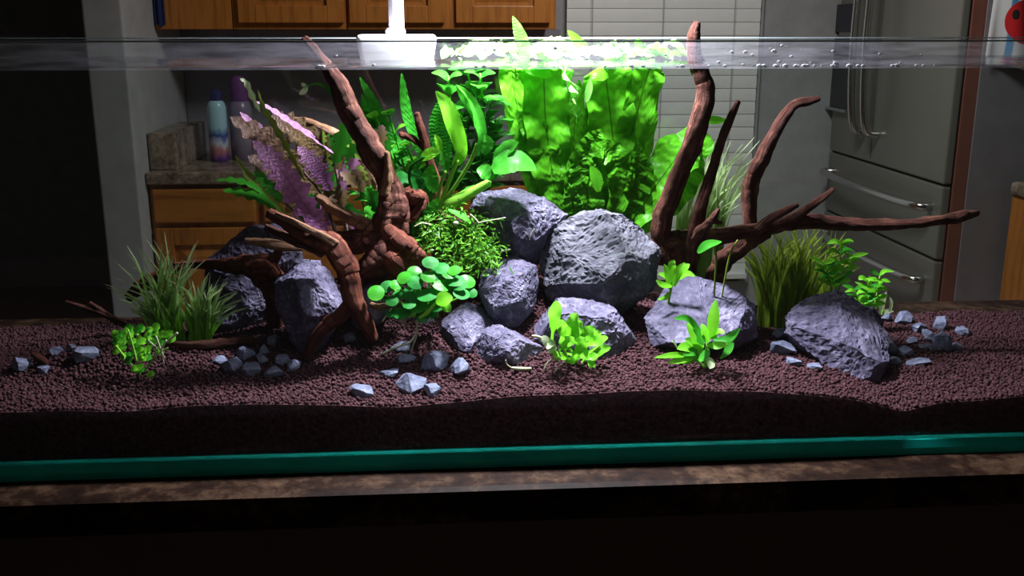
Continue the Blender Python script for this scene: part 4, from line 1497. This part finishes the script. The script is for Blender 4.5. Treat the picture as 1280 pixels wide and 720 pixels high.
def stem_plant(name, label, cat, Y, stems, leafspec, mats, group=None, base=None, sr=1.6):
    """stems: list of [(px,py)...]; leaves set in pairs along each stem"""
    e = empty(name, base or P(stems[0][0][0], stems[0][0][1], Y), label, cat, group)
    n_pairs, llen, lwid, start = leafspec
    for st in stems:
        yo = Y + rnd.uniform(-0.01, 0.01)
        pts = [P(p[0], p[1], yo) for p in st]
        link('stem', tube_mesh('stem', [(*p, sr * Y / F) for p in pts], 6, 10), mats[-1], e)
        s = catmull([tuple(p) for p in pts], 40)
        for k in range(n_pairs):
            t = start + (1 - start) * k / max(1, n_pairs - 1)
            i = min(38, int(t * 39))
            c = Vector(s[i])
            tg = (Vector(s[i + 1]) - c).normalized()
            a0 = k * 1.57 + rnd.uniform(-0.4, 0.4)
            for h in (0, math.pi):
                a = a0 + h
                out = Vector((math.cos(a), math.sin(a) * 0.8, 0))
                out = (out - tg * out.dot(tg)).normalized()
                ll = rnd.uniform(0.75, 1.15) * llen * Y / F * (1 - 0.25 * t)
                d = (out + tg * rnd.uniform(0.35, 0.9)).normalized()
                sp = [c, c + d * ll * 0.5 + Vector((0, 0, 0.05 * ll)), c + d * ll + out * 0.12 * ll - Vector((0, 0, 0.15 * ll))]
                nrm = (tg * 0.8 - out * 0.5 + Vector((0, -0.3, 0.2))).normalized()
                v, u, f = blade_arrays(sp, lwid * Y / F * rnd.uniform(0.8, 1.15), nrm, 9, 5, 0.18)
                link('leaf', mesh_from('leaf', v, u, f), rnd.choice(mats), e)
    return e


stem_plant('stem_plant', 'dense green leafy stems behind the curled oval leaves', 'plant', 1.302,
           [[(b_[0] + 6, 352)] + st for st in ([[(575, 250), (565, 170), (560, 95)], [(600, 245), (595, 160), (585, 90)], [(612, 240), (606, 160), (600, 92)],
            [(590, 250), (602, 190), (614, 130)], [(560, 250), (575, 200), (578, 140)], [(608, 240), (616, 195), (620, 150)], [(565, 240), (572, 180), (600, 120)], [(605, 250), (600, 210), (570, 150)]]) for b_ in (st[0],)],
           (7, 32, 20, 0.40), [L_mid, L_dark, L_dark, L_mid])
stem_plant('stem_plant', 'green leafy stems leaning behind the long driftwood branch', 'plant', 1.31,
           [[(b_[0] + 4, 356)] + st for st in ([[(470, 270), (455, 200), (445, 148)], [(500, 270), (492, 200), (468, 145)], [(515, 270), (505, 210), (485, 140)], [(455, 260), (440, 210), (428, 165)], [(530, 260), (520, 215), (508, 180)]]) for b_ in (st[0],)],
           (6, 25, 16, 0.42), [L_mid, L_brt, L_dark, L_mid])
sv = empty('strap_leaf_plant', P(505, 240, 1.3), 'long narrow dark green strap leaves rising behind the upright driftwood', 'plant')
for pts, wv in (([(510, 230), (495, 190), (474, 145), (450, 97)], 15), ([(505, 225), (480, 185), (462, 145), (452, 118)], 11), ([(530, 215), (520, 175), (508, 140), (502, 92)], 13),
                ([(525, 235), (512, 205), (490, 175), (470, 150)], 18), ([(500, 230), (470, 160), (445, 130), (436, 112)], 8), ([(535, 235), (540, 200), (548, 170), (545, 150)], 18)):
    leaf(sv, L_dark, [(518, 352)] + pts, wv, 1.352, FACEN, nu=18, nv=5, prof='strap')
ar = empty('arching_leaf_sprig', P(416, 125, 1.2), 'small curled green leaf with yellow tip on the upright driftwood branch', 'leaf')
leaf(ar, L_mid, [(428, 128), (418, 122), (408, 110), (395, 105), (382, 108)], 9, 1.2, TOPN)
leaf(ar, L_pale, [(384, 107), (380, 114), (374, 118)], 7, 1.2, FACEN)
leaf(ar, L_pale, [(384, 109), (379, 106), (377, 104)], 5, 1.2, FACEN)

# ---- purple notched plant on the left
pu = empty('purple_stem_plant', P(420, 290, 1.23), 'purple and brown plant with notched feathery leaves beside the tall driftwood root', 'plant')
nk = dict(nu=40, nv=5, fold=0.1)
LEFTN = Vector((-0.25, -0.75, 0.6))
leaf(pu, L_pur, [(408, 292), (385, 262), (360, 225), (338, 198), (316, 176)], 44, 1.20, LEFTN, notch=9, **nk)
leaf(pu, L_pur, [(414, 238), (402, 218), (388, 200), (372, 183)], 32, 1.21, LEFTN, notch=6, **nk)
leaf(pu, L_pur, [(418, 192), (392, 172), (362, 152), (338, 136), (318, 126)], 15, 1.22, Vector((-0.05, -0.35, 0.93)), notch=8, **nk)
leaf(pu, L_brown, [(402, 250), (370, 215), (330, 175), (288, 146)], 46, 1.235, LEFTN, notch=8, **nk)
leaf(pu, L_brown, [(410, 205), (385, 175), (355, 155), (335, 148)], 44, 1.23, LEFTN, notch=7, **nk)
leaf(pu, L_brown, [(400, 280), (370, 250), (340, 215), (310, 195)], 46, 1.24, LEFTN, notch=8, **nk)
leaf(pu, L_pur, [(395, 240), (365, 205), (335, 175), (300, 140)], 26, 1.25, LEFTN, notch=8, **nk)
leaf(pu, L_olive, [(368, 280), (340, 252), (315, 225), (294, 194)], 14, 1.205, LEFTN, notch=6, **nk)
leaf(pu, L_mid, [(330, 242), (312, 230), (290, 225), (270, 225)], 11, 1.2, VIEWN, notch=5, **nk)
leaf(pu, L_mid, [(345, 262), (325, 248), (300, 240), (278, 238)], 19, 1.195, VIEWN, notch=5, **nk)
leaf(pu, L_mid, [(352, 252), (338, 234), (326, 222), (317, 214)], 20, 1.195, VIEWN, notch=5, **nk)
leaf(pu, L_olive, [(380, 225), (362, 190), (345, 160), (330, 135), (322, 112)], 10, 1.2, LEFTN, notch=8, **nk)
leaf(pu, L_pale, [(325, 140), (316, 122), (308, 104), (300, 98)], 9, 1.21, LEFTN, notch=4, **nk)
leaf(pu, L_mid, [(418, 205), (424, 185), (432, 162), (440, 150)], 26, 1.215, FACEN, notch=5, **nk)
leaf(pu, L_mid, [(428, 200), (440, 188), (452, 178)], 20, 1.22, FACEN, notch=4, **nk)
leaf(pu, L_pur, [(392, 300), (378, 285), (364, 268)], 16, 1.19, LEFTN, notch=5, **nk)
for i in range(64):
    a, b = rnd.uniform(388, 482), rnd.uniform(185, 300)
    dx, dy = rnd.uniform(-22, 6), rnd.uniform(-34, -12)
    leaf(pu, rnd.choice([L_brown, L_olive, L_brown, L_pur, L_dark, L_mid]), [(a, b), (a + dx * 0.5, b + dy * 0.6), (a + dx, b + dy)], rnd.uniform(15, 27), rnd.uniform(1.22, 1.265), LEFTN, notch=4, nu=22, nv=5)
for pts in ([(432, 392, 2.5), (430, 330, 2.5), (405, 250, 2), (380, 215, 1.5)], [(436, 392, 2.5), (438, 325, 2.5), (425, 240, 2), (415, 190, 1.5)], [(428, 392, 2.5), (422, 325, 2.5), (370, 265, 2), (335, 240, 1.5)]):
    stem(pu, pts, 1.225, m=L_brown)

# ---- moss clump: thread geometry, uncountable
vv_, uu_, ff_ = [], [], []
for i in range(1500):
    a = rnd.random()
    cx, cy = (rnd.gauss(560, 24), rnd.gauss(290, 16)) if a < 0.6 else (rnd.gauss(598, 16), rnd.gauss(315, 13))
    if cx < 522 or cx > 636 or cy > 346 or cy < 252:
        continue
    Yc = 1.195 - (cy - 290) * 0.0006 + rnd.uniform(-0.014, 0.014)
    c = P(cx, cy, Yc)
    d = Vector((rnd.gauss(0, 1), rnd.gauss(-0.6, 0.6), rnd.gauss(0.35, 0.8))).normalized()
    L = rnd.uniform(0.005, 0.013)
    bend = Vector((rnd.gauss(0, 1), rnd.gauss(0, 1), -0.8)) * 0.003
    v, u, f = blade_arrays([c, c + d * L * 0.5, c + d * L + bend], rnd.uniform(0.0012, 0.0032), Vector((rnd.gauss(0, 1), -1, 0.6)), 4, 3, 0.1)
    k = len(vv_)
    vv_ += v
    uu_ += u
    ff_ += [tuple(q + k for q in t) for t in f]
mo = link('moss_clump', mesh_from('moss_clump', vv_, uu_, ff_), L_moss)
tag(mo, 'fluffy green moss clump over the wood below the thick pale stem', 'moss', kind='stuff')
# dark wood mound that the moss grows on
mr_ = rock([(528, 286), (548, 252), (588, 258), (606, 300), (606, 332), (582, 345), (545, 338)], 1.212, 0.05, 'dark mossy wood lump hidden below the moss clump', M_drift, 61, name='wood_lump', maxdiv=18, sink=0.04)
mr_['category'] = 'wood'
rt_ = empty('aerial_roots', P(570, 300, 1.18), 'pale thin roots hanging over moss and slate from the thick stem', 'root')
for pts in ([(582, 290, 1.2), (574, 305, 1.4), (568, 318, 1.2), (577, 330, 1.3)], [(585, 270, 1.5), (592, 280, 1.5), (600, 278, 1.3), (632, 272, 1.2)], [(518, 283, 1.5), (528, 279, 1.5), (540, 281, 1.2)],
            [(588, 268, 2), (596, 276, 2), (600, 284, 1.5)], [(624, 315, 2.2), (632, 313, 2.4), (638, 312, 2.2)], [(668, 286, 1), (664, 293, 1.2), (662, 300, 1)]):
    stem(rt_, [(a_, b_, c_ * 0.6) for a_, b_, c_ in pts], 1.186, m=L_root, name='root')
bud = P(570, 279, 1.186)
bm = bmesh.new()
bmesh.ops.create_icosphere(bm, subdivisions=2, radius=0.0045)
for v in bm.verts:
    v.co = Vector((v.co.x, v.co.y, v.co.z * 0.8)) + bud
link('bud', bm_mesh('bud', bm, True), L_root, rt_)

# ---- dwarf round-leaved anubias
da = empty('dwarf_anubias', P(535, 400, 1.15), 'low clump of small round glossy green leaves with trailing white roots', 'plant')
RL = [(470, 366, 11), (485, 358, 10), (499, 368, 8), (515, 367, 12), (535, 368, 14), (505, 347, 9), (518, 341, 10), (538, 328, 10), (551, 335, 11), (561, 343, 9), (552, 356, 12), (569, 351, 12), (583, 352, 11),
      (590, 366, 7), (503, 390, 12), (535, 346, 9), (519, 353, 10), (577, 367, 11), (489, 391, 7), (522, 382, 12), (545, 382, 11), (560, 366, 11), (528, 395, 9), (490, 376, 8), (545, 346, 9), (568, 338, 8), (575, 358, 9), (512, 380, 9), (540, 392, 8), (495, 356, 8)]
for k, (a, b, r_) in enumerate(RL):
    an_ = rnd.uniform(0, 6.28)
    Yc = 1.114 - (b - 365) * 0.0004 + rnd.uniform(-0.006, 0.006)
    c = P(a, b, Yc)
    d = Vector((math.cos(an_), math.sin(an_), 0))
    ll = r_ * 1.08 * Yc / F
    nrm = Vector((rnd.uniform(-.35, .35), rnd.uniform(-1.0, -0.35), 1)).normalized()
    d = (d - nrm * d.dot(nrm)).normalized()
    v, u, f = blade_arrays([c - d * ll, c + nrm * ll * 0.12, c + d * ll], 2 * ll * 0.92, nrm, 12, 7, -0.12, prof='round')
    link('leaf', mesh_from('leaf', v, u, f), L_anub if rnd.random() < 0.75 else L_mid, da)
    stem(da, [(a, b, Yc + 0.004, 1.1), (a * 0.6 + 535 * 0.4, b * 0.5 + 192, Yc + 0.012, 1.2), (535 + rnd.uniform(-22, 12), 396, 1.15, 1.3)], name='petiole')
leaf(da, L_brt, [(545, 378), (555, 374), (566, 372)], 22, 1.10, VIEWN)
leaf(da, L_brt, [(550, 380), (558, 384), (562, 390)], 14, 1.10, VIEWN)
stem(da, [(524, 398, 2.5), (535, 390, 3), (545, 378, 2)], 1.105)
stem(da, [(463, 380, 3.5), (472, 384, 4.5), (485, 382, 4), (500, 381, 3)], 1.118, m=M_drifttan, name='rhizome')
for pts in ([(522, 398, 1.3), (520, 415, 1.3), (512, 428, 1.5), (495, 434, 1.7), (476, 443, 1.5)], [(520, 400, 1.2), (521, 418, 1.2), (516, 432, 1.2), (513, 445, 1)], [(490, 385, 1), (482, 396, 1), (478, 402, 1)], [(512, 395, 1), (505, 402, 1), (500, 408, 1)]):
    stem(da, pts, 1.11, m=L_root, name='root')


# ---- grass clumps: blades too fine to pick apart
def grass(name, label, m, n, basef, tipf, wpx, Yf, lean=0.02):
    vv_, uu_, ff_ = [], [], []
    for i in range(n):
        Y = Yf()
        b = basef()
        t = tipf(b)
        mx = ((b[0] * 0.55 + t[0] * 0.45), (b[1] * 0.35 + t[1] * 0.65) - abs(t[0] - b[0]) * 0.05)
        p0, p1, p2 = P(*b, Y), P(*mx, Y - 0.004), P(*t, Y - rnd.uniform(-0.3, 1.0) * lean)
        foot = Vector((p0.x, Y, soil_z(p0.x, Y) - 0.002))
        sp = [foot, p0, p1, p2] if p0.z > foot.z + 0.006 else [foot, p1, p2]
        v, u, f = blade_arrays(sp, rnd.uniform(0.7, 1.25) * wpx * Y / F, Vector((rnd.uniform(-.6, .6), -1, .3)), 11, 3, 0.15, prof='grass')
        k = len(vv_)
        vv_ += v
        uu_ += u
        ff_ += [tuple(q + k for q in t_) for t_ in f]
    c = basef()
    e = empty(name, P(c[0], c[1], Yf()), label, 'grass')
    tag(link('blades', mesh_from('blades', vv_, uu_, ff_), m, e), kind='stuff')
    return e


U = rnd.uniform


def tip_left(b):
    a = U(-1, 0.55)
    r_ = U(45, 128) * (1 - 0.25 * abs(a))
    return (b[0] + math.sin(a) * r_, b[1] - math.cos(a) * r_)


def tip_leftr(b):
    a = U(-0.7, 0.95)
    r_ = U(35, 80)
    return (b[0] + math.sin(a) * r_, b[1] - math.cos(a) * r_)


g1 = grass('grass_clump', 'bright green grass clump with pale tips behind the creeping plant', L_grass, 95, lambda: (U(190, 230), U(400, 420)), tip_left, 4.6, lambda: U(1.15, 1.172), 0.012)
v0 = grass('grass_clump', 'short spreading grass tuft against the rough slate rock', L_grass, 60, lambda: (U(238, 264), U(408, 422)), tip_leftr, 5.0, lambda: U(1.152, 1.165), 0.012)
sm = empty('creeping_plant', P(180, 450, 1.1), 'low creeping plant with tiny round bright leaves before the grass clump', 'plant')
for i in range(100):
    a, b = U(142, 214), U(408, 468)
    if b > 462 - abs(a - 172) * 0.9 and rnd.random() < 0.9:
        continue
    Yc = 1.075 + (462 - b) * 0.0006
    leaf(sm, rnd.choice([L_brt, L_brt, L_mid]), [(a - 5, b + 3), (a, b), (a + U(3, 7), b + U(-4, 3))], U(8, 12), Yc, Vector((U(-.4, .4), -0.7, 0.7)), prof='round', nu=8)
for pts in ([(175, 470, 1.3), (168, 440, 1.3), (160, 412, 1.2)], [(180, 465, 1.3), (195, 445, 1.3), (210, 435, 1.2)], [(172, 466, 1.3), (155, 445, 1.2), (145, 432, 1)]):
    stem(sm, pts, 1.085)
for pts in ([(195, 420, 1.5), (200, 435, 1.6), (205, 455, 1.2)], [(185, 425, 1.2), (196, 437, 1.6), (190, 446, 1)], [(208, 425, 1.4), (202, 438, 1.4), (206, 448, 1)], [(222, 416, 2), (215, 422, 2), (208, 428, 1.4)]):
    stem(sm, [(a_, b_, c_ * 0.75) for a_, b_, c_ in pts], 1.07, m=L_root, name='dead_leaf')


def tip_right(b):
    a = U(-0.5, 0.62) + (b[0] - 965) * 0.004
    r_ = U(55, 105)
    return (b[0] + math.sin(a) * r_, b[1] - math.cos(a) * r_)


grass('grass_clump', 'olive green grass clump standing between two slate rocks under the level arm', L_grass2, 130, lambda: (U(948, 1010), U(372, 392)), tip_right, 5.5, lambda: U(1.246, 1.266), 0.004)
grass('grass_clump', 'fine pale grass fanning out behind the level driftwood arm', L_grass3, 80, lambda: (U(845, 905), U(285, 318)),
      lambda b: (b[0] + U(-5, 65), b[1] - U(45, 125)), 4.0, lambda: U(1.322, 1.35), 0.006)
grass('grass_clump', 'fine wispy grass at the back of the long slab', L_grass2, 60, lambda: (U(985, 1040), U(365, 388)),
      lambda b: (b[0] + U(-15, 45), b[1] - U(30, 100)), 2.6, lambda: U(1.285, 1.32), 0.006)

# ---- two front plants
fa = empty('leafy_plant', P(718, 460, 1.08), 'bushy bright green plant with rounded leaves in front of the broad slate', 'plant')
for pts, wv, mm in [([(690, 425), (693, 400), (697, 376)], 18, L_brt), ([(705, 430), (714, 410), (722, 392)], 22, L_brt), ([(715, 430), (730, 420), (744, 410)], 20, L_brt), ([(720, 432), (742, 428), (760, 422)], 15, L_brt),
                    ([(725, 440), (745, 440), (763, 434)], 15, L_brt), ([(715, 440), (708, 430), (702, 418)], 18, L_brt), ([(700, 444), (690, 436), (678, 420)], 15, L_pale), ([(712, 448), (702, 446), (690, 441)], 13, L_brt),
                    ([(716, 444), (724, 434), (731, 422)], 20, L_brt), ([(732, 438), (738, 450), (742, 465)], 10, L_brt), ([(708, 442), (722, 444), (736, 440)], 16, L_brt), ([(698, 440), (708, 430), (718, 424)], 16, L_brt),
                    ([(706, 432), (716, 415), (728, 402)], 20, L_brt), ([(728, 432), (740, 422), (752, 416)], 16, L_brt), ([(706, 452), (715, 450), (726, 448)], 13, L_brt), ([(722, 448), (734, 446), (748, 446)], 13, L_brt),
                    ([(696, 436), (690, 428), (684, 436)], 12, L_pale), ([(710, 430), (703, 412), (700, 400)], 15, L_brt)]:
    Yc = U(1.07, 1.095)
    leaf(fa, mm, [(*p, Yc - 0.008 * k) for k, p in enumerate(pts)], wv, Yc, Vector((U(-.3, .3), -0.7, 0.7)), prof='spoon', nu=16, wave=0.3, waves=2)
for pts in ([(712, 466, 2), (708, 445, 2), (698, 410, 1.6)], [(716, 466, 2), (720, 440, 2), (724, 412, 1.5)], [(720, 466, 2), (735, 445, 2), (750, 432, 1.5)]):
    stem(fa, pts, 1.085)
for pts in ([(698, 446, 1.2), (686, 452, 1.2), (680, 462, 1)], [(690, 445, 1.2), (700, 455, 1.2), (694, 465, 1)], [(680, 424, 2), (672, 421, 2.2), (665, 420, 1.5)], [(664, 461, 2), (650, 461, 2.4), (640, 460, 1.8)], [(632, 450, 0.9), (634, 456, 0.9), (642, 461, 0.9)], [(700, 430, 1.2), (698, 438, 1.2), (701, 446, 1)]):
    stem(fa, pts, 1.068, m=L_root, name='root')

fb = empty('leafy_plant', P(880, 455, 1.09), 'star-shaped bright green plant with pointed leaves before the sloping slate', 'plant')
for pts, wv, mm in [([(889, 424), (892, 400), (895, 374)], 16, L_brt), ([(882, 428), (862, 400), (842, 398)], 11, L_mid), ([(878, 436), (868, 418), (858, 404)], 20, L_brt), ([(872, 440), (860, 434), (846, 436)], 16, L_brt),
                    ([(866, 444), (842, 444), (818, 447)], 9, L_brt), ([(870, 446), (852, 450), (834, 454)], 10, L_brt), ([(880, 440), (868, 430), (856, 424)], 16, L_brt), ([(890, 430), (910, 424), (925, 410)], 12, L_mid),
                    ([(892, 424), (910, 426), (910, 438), (900, 449)], 12, L_mid), ([(888, 422), (898, 416), (905, 417)], 14, L_brt), ([(884, 432), (898, 432), (910, 430)], 12, L_brt), ([(878, 438), (864, 448), (852, 454)], 13, L_brt),
                    ([(884, 446), (888, 454), (887, 461)], 13, L_pale), ([(880, 430), (872, 418), (866, 412)], 18, L_mid), ([(874, 442), (866, 440), (854, 444)], 14, L_mid), ([(886, 428), (880, 415), (876, 405)], 14, L_brt), ([(886, 436), (880, 446), (874, 452)], 12, L_mid),
                    ([(846, 434), (842, 428), (840, 427)], 8, L_pale)]:
    Yc = U(1.062, 1.085)
    leaf(fb, mm, [(*p, Yc - 0.007 * k) for k, p in enumerate(pts)], wv, Yc, Vector((U(-.3, .3), -0.7, 0.7)), prof='lance', nu=14)
for pts in ([(882, 460, 2.4), (882, 440, 2.2), (888, 418, 1.8)], [(880, 460, 2), (868, 448, 2), (850, 446, 1.5)]):
    stem(fb, pts, 1.075)

# ---- small sprout between rock and driftwood
sp_ = empty('sprout', P(840, 365, 1.17), 'small green sprout in the gap between largest rock and driftwood', 'plant')
for pts, wv in [([(838, 362), (836, 345), (830, 330)], 12), ([(842, 358), (848, 340), (856, 328)], 11), ([(846, 350), (858, 342), (869, 345)], 9), ([(840, 352), (832, 345), (823, 342)], 9), ([(845, 348), (856, 335), (862, 330)], 9), ([(836, 365), (832, 372), (822, 374)], 7), ([(842, 345), (840, 332), (843, 325)], 11), ([(840, 358), (828, 356), (820, 350)], 9)]:
    leaf(sp_, L_brt, pts, wv, U(1.14, 1.16), VIEWN)
stem(sp_, [(832, 398, 1.8), (840, 355, 1.7), (846, 342, 1.4)], 1.155)
s2 = empty('sprout', P(885, 345, 1.17), 'single pale oval leaf on white stalks under the level arm', 'plant')
leaf(s2, L_mid, [(872, 316), (884, 306), (902, 302)], 12, 1.165, VIEWN)
stem(s2, [(892, 378, 1.2), (895, 325, 1.5), (893, 306, 1.5)], 1.165, m=L_olive)
stem(s2, [(901, 378, 1), (912, 320, 1.4), (922, 300, 1)], 1.165, m=L_olive)

# ---- plants on the right
for base, lab, sp in (((1045, 362), 'green stem plant with pointed leaves behind the long slab top', [((1045, 360), (1052, 306)), ((1040, 362), (1030, 330)), ((1048, 360), (1066, 322))]),
                      ((1086, 388), 'short green stem plant beside the taller pointed one', [((1084, 392), (1086, 352)), ((1090, 392), (1100, 344)), ((1080, 390), (1068, 362))])):
    ys = 1.215 if base[0] < 1060 else 1.28
    e = empty('stem_plant', P(*base, ys), lab, 'plant')
    for (b0, t0) in sp:
        stem(e, [(b0[0] + 1, 436, 1.4), (b0[0], b0[1] + 6, 1.4), ((b0[0] + t0[0]) / 2 + 1, (b0[1] + t0[1]) / 2, 1.3), (t0[0], t0[1], 1)], ys)
        for k in range(5):
            t = 0.15 + 0.85 * k / 4
            cx, cy = b0[0] + (t0[0] - b0[0]) * t, b0[1] + (t0[1] - b0[1]) * t
            for sgn in (-1, 1):
                leaf(e, rnd.choice([L_brt, L_mid, L_brt]), [(cx, cy), (cx + sgn * U(5, 9), cy - U(2, 6)), (cx + sgn * U(12, 20), cy - U(0, 9))], U(6, 9), ys - 0.005 - U(0, .015), Vector((0, -0.6, 0.8)), nu=8)
    leaf(e, L_brt, [(sp[0][1][0], sp[0][1][1] + 6), (sp[0][1][0] + 1, sp[0][1][1] - 8)], 8, ys - 0.002, FACEN, nu=8)
pw = empty('seedling', P(1105, 400, 1.2), 'translucent pale sprout tips on the soil beside the short stem plant', 'plant')
for pts, wv in (([(1101, 398), (1103, 376), (1108, 364)], 9), ([(1110, 398), (1114, 380), (1112, 371)], 5), ([(1098, 399), (1106, 390), (1117, 389)], 7)):
    leaf(pw, L_pale, pts, wv, 1.34, FACEN, nu=8)
stem(pw, [(1103, 408, 1.2), (1102, 398, 1.2), (1103, 388, 1)], 1.34)

# ================================================================== EQUIPMENT
OY = 1.30
ex = P(497, 82, OY)
fo = empty('filter_outlet', (ex.x, OY, WATER), 'white plastic outlet box on a tube resting at the water surface', 'filter')
x0, x1 = P(446, 60, OY).x, P(547, 60, OY).x
zt, zbm = P(497, 43, OY).z, P(497, 80, OY).z
bm = bmesh.new()
box_bm(bm, (x0, OY - 0.03, zbm - 0.004), (x1, OY + 0.03, zt), 0.0)
for v in bm.verts:
    if v.co.z < (zt + zbm) / 2:
        v.co.x = ex.x + (v.co.x - ex.x) * 0.86
        v.co.y = OY + (v.co.y - OY) * 0.86
bmesh.ops.bevel(bm, geom=list(bm.edges), offset=0.007, segments=4, affect='EDGES', profile=0.5)
link('outlet_box', bm_mesh('outlet_box', bm, True, 50), M_white, fo)
tx = P(494, 30, OY).x
lathe('collar', [(0.0125, 0), (0.0125, 0.006), (0.010, 0.009)], (tx, OY, zt - 0.001), M_white, fo)
link('tube', tube_mesh('tube', [(tx, OY, zt, 0.0082), (tx, OY, zt + 0.06, 0.0078), (tx, OY, zt + 0.16, 0.0078), (tx, OY + 0.02, zt + 0.20, 0.0078), (tx, 1.34, zt + 0.21, 0.0078), (tx, 1.40, zt + 0.17, 0.0078), (tx, 1.405, zt + 0.06, 0.0078), (tx, 1.405, zt - 0.02, 0.0078)], 14, 60), M_white, fo)

# pendant lamp above the water (its light was set at the top)
pl = empty('pendant_lamp', LAMP + Vector((0, 0, 0.02)), 'round black pendant lamp hanging above the middle of the aquarium', 'lamp')
lathe('shade', [(0.062, 0.004), (0.066, 0.012), (0.062, 0.05), (0.03, 0.075), (0.012, 0.09)], LAMP, M_black, pl, 40)
link('cord', tube_mesh('cord', [(LAMP.x, LAMP.y, LAMP.z + 0.085, 0.003), (LAMP.x, LAMP.y, 2.45, 0.003)], 8, 4), M_black, pl)
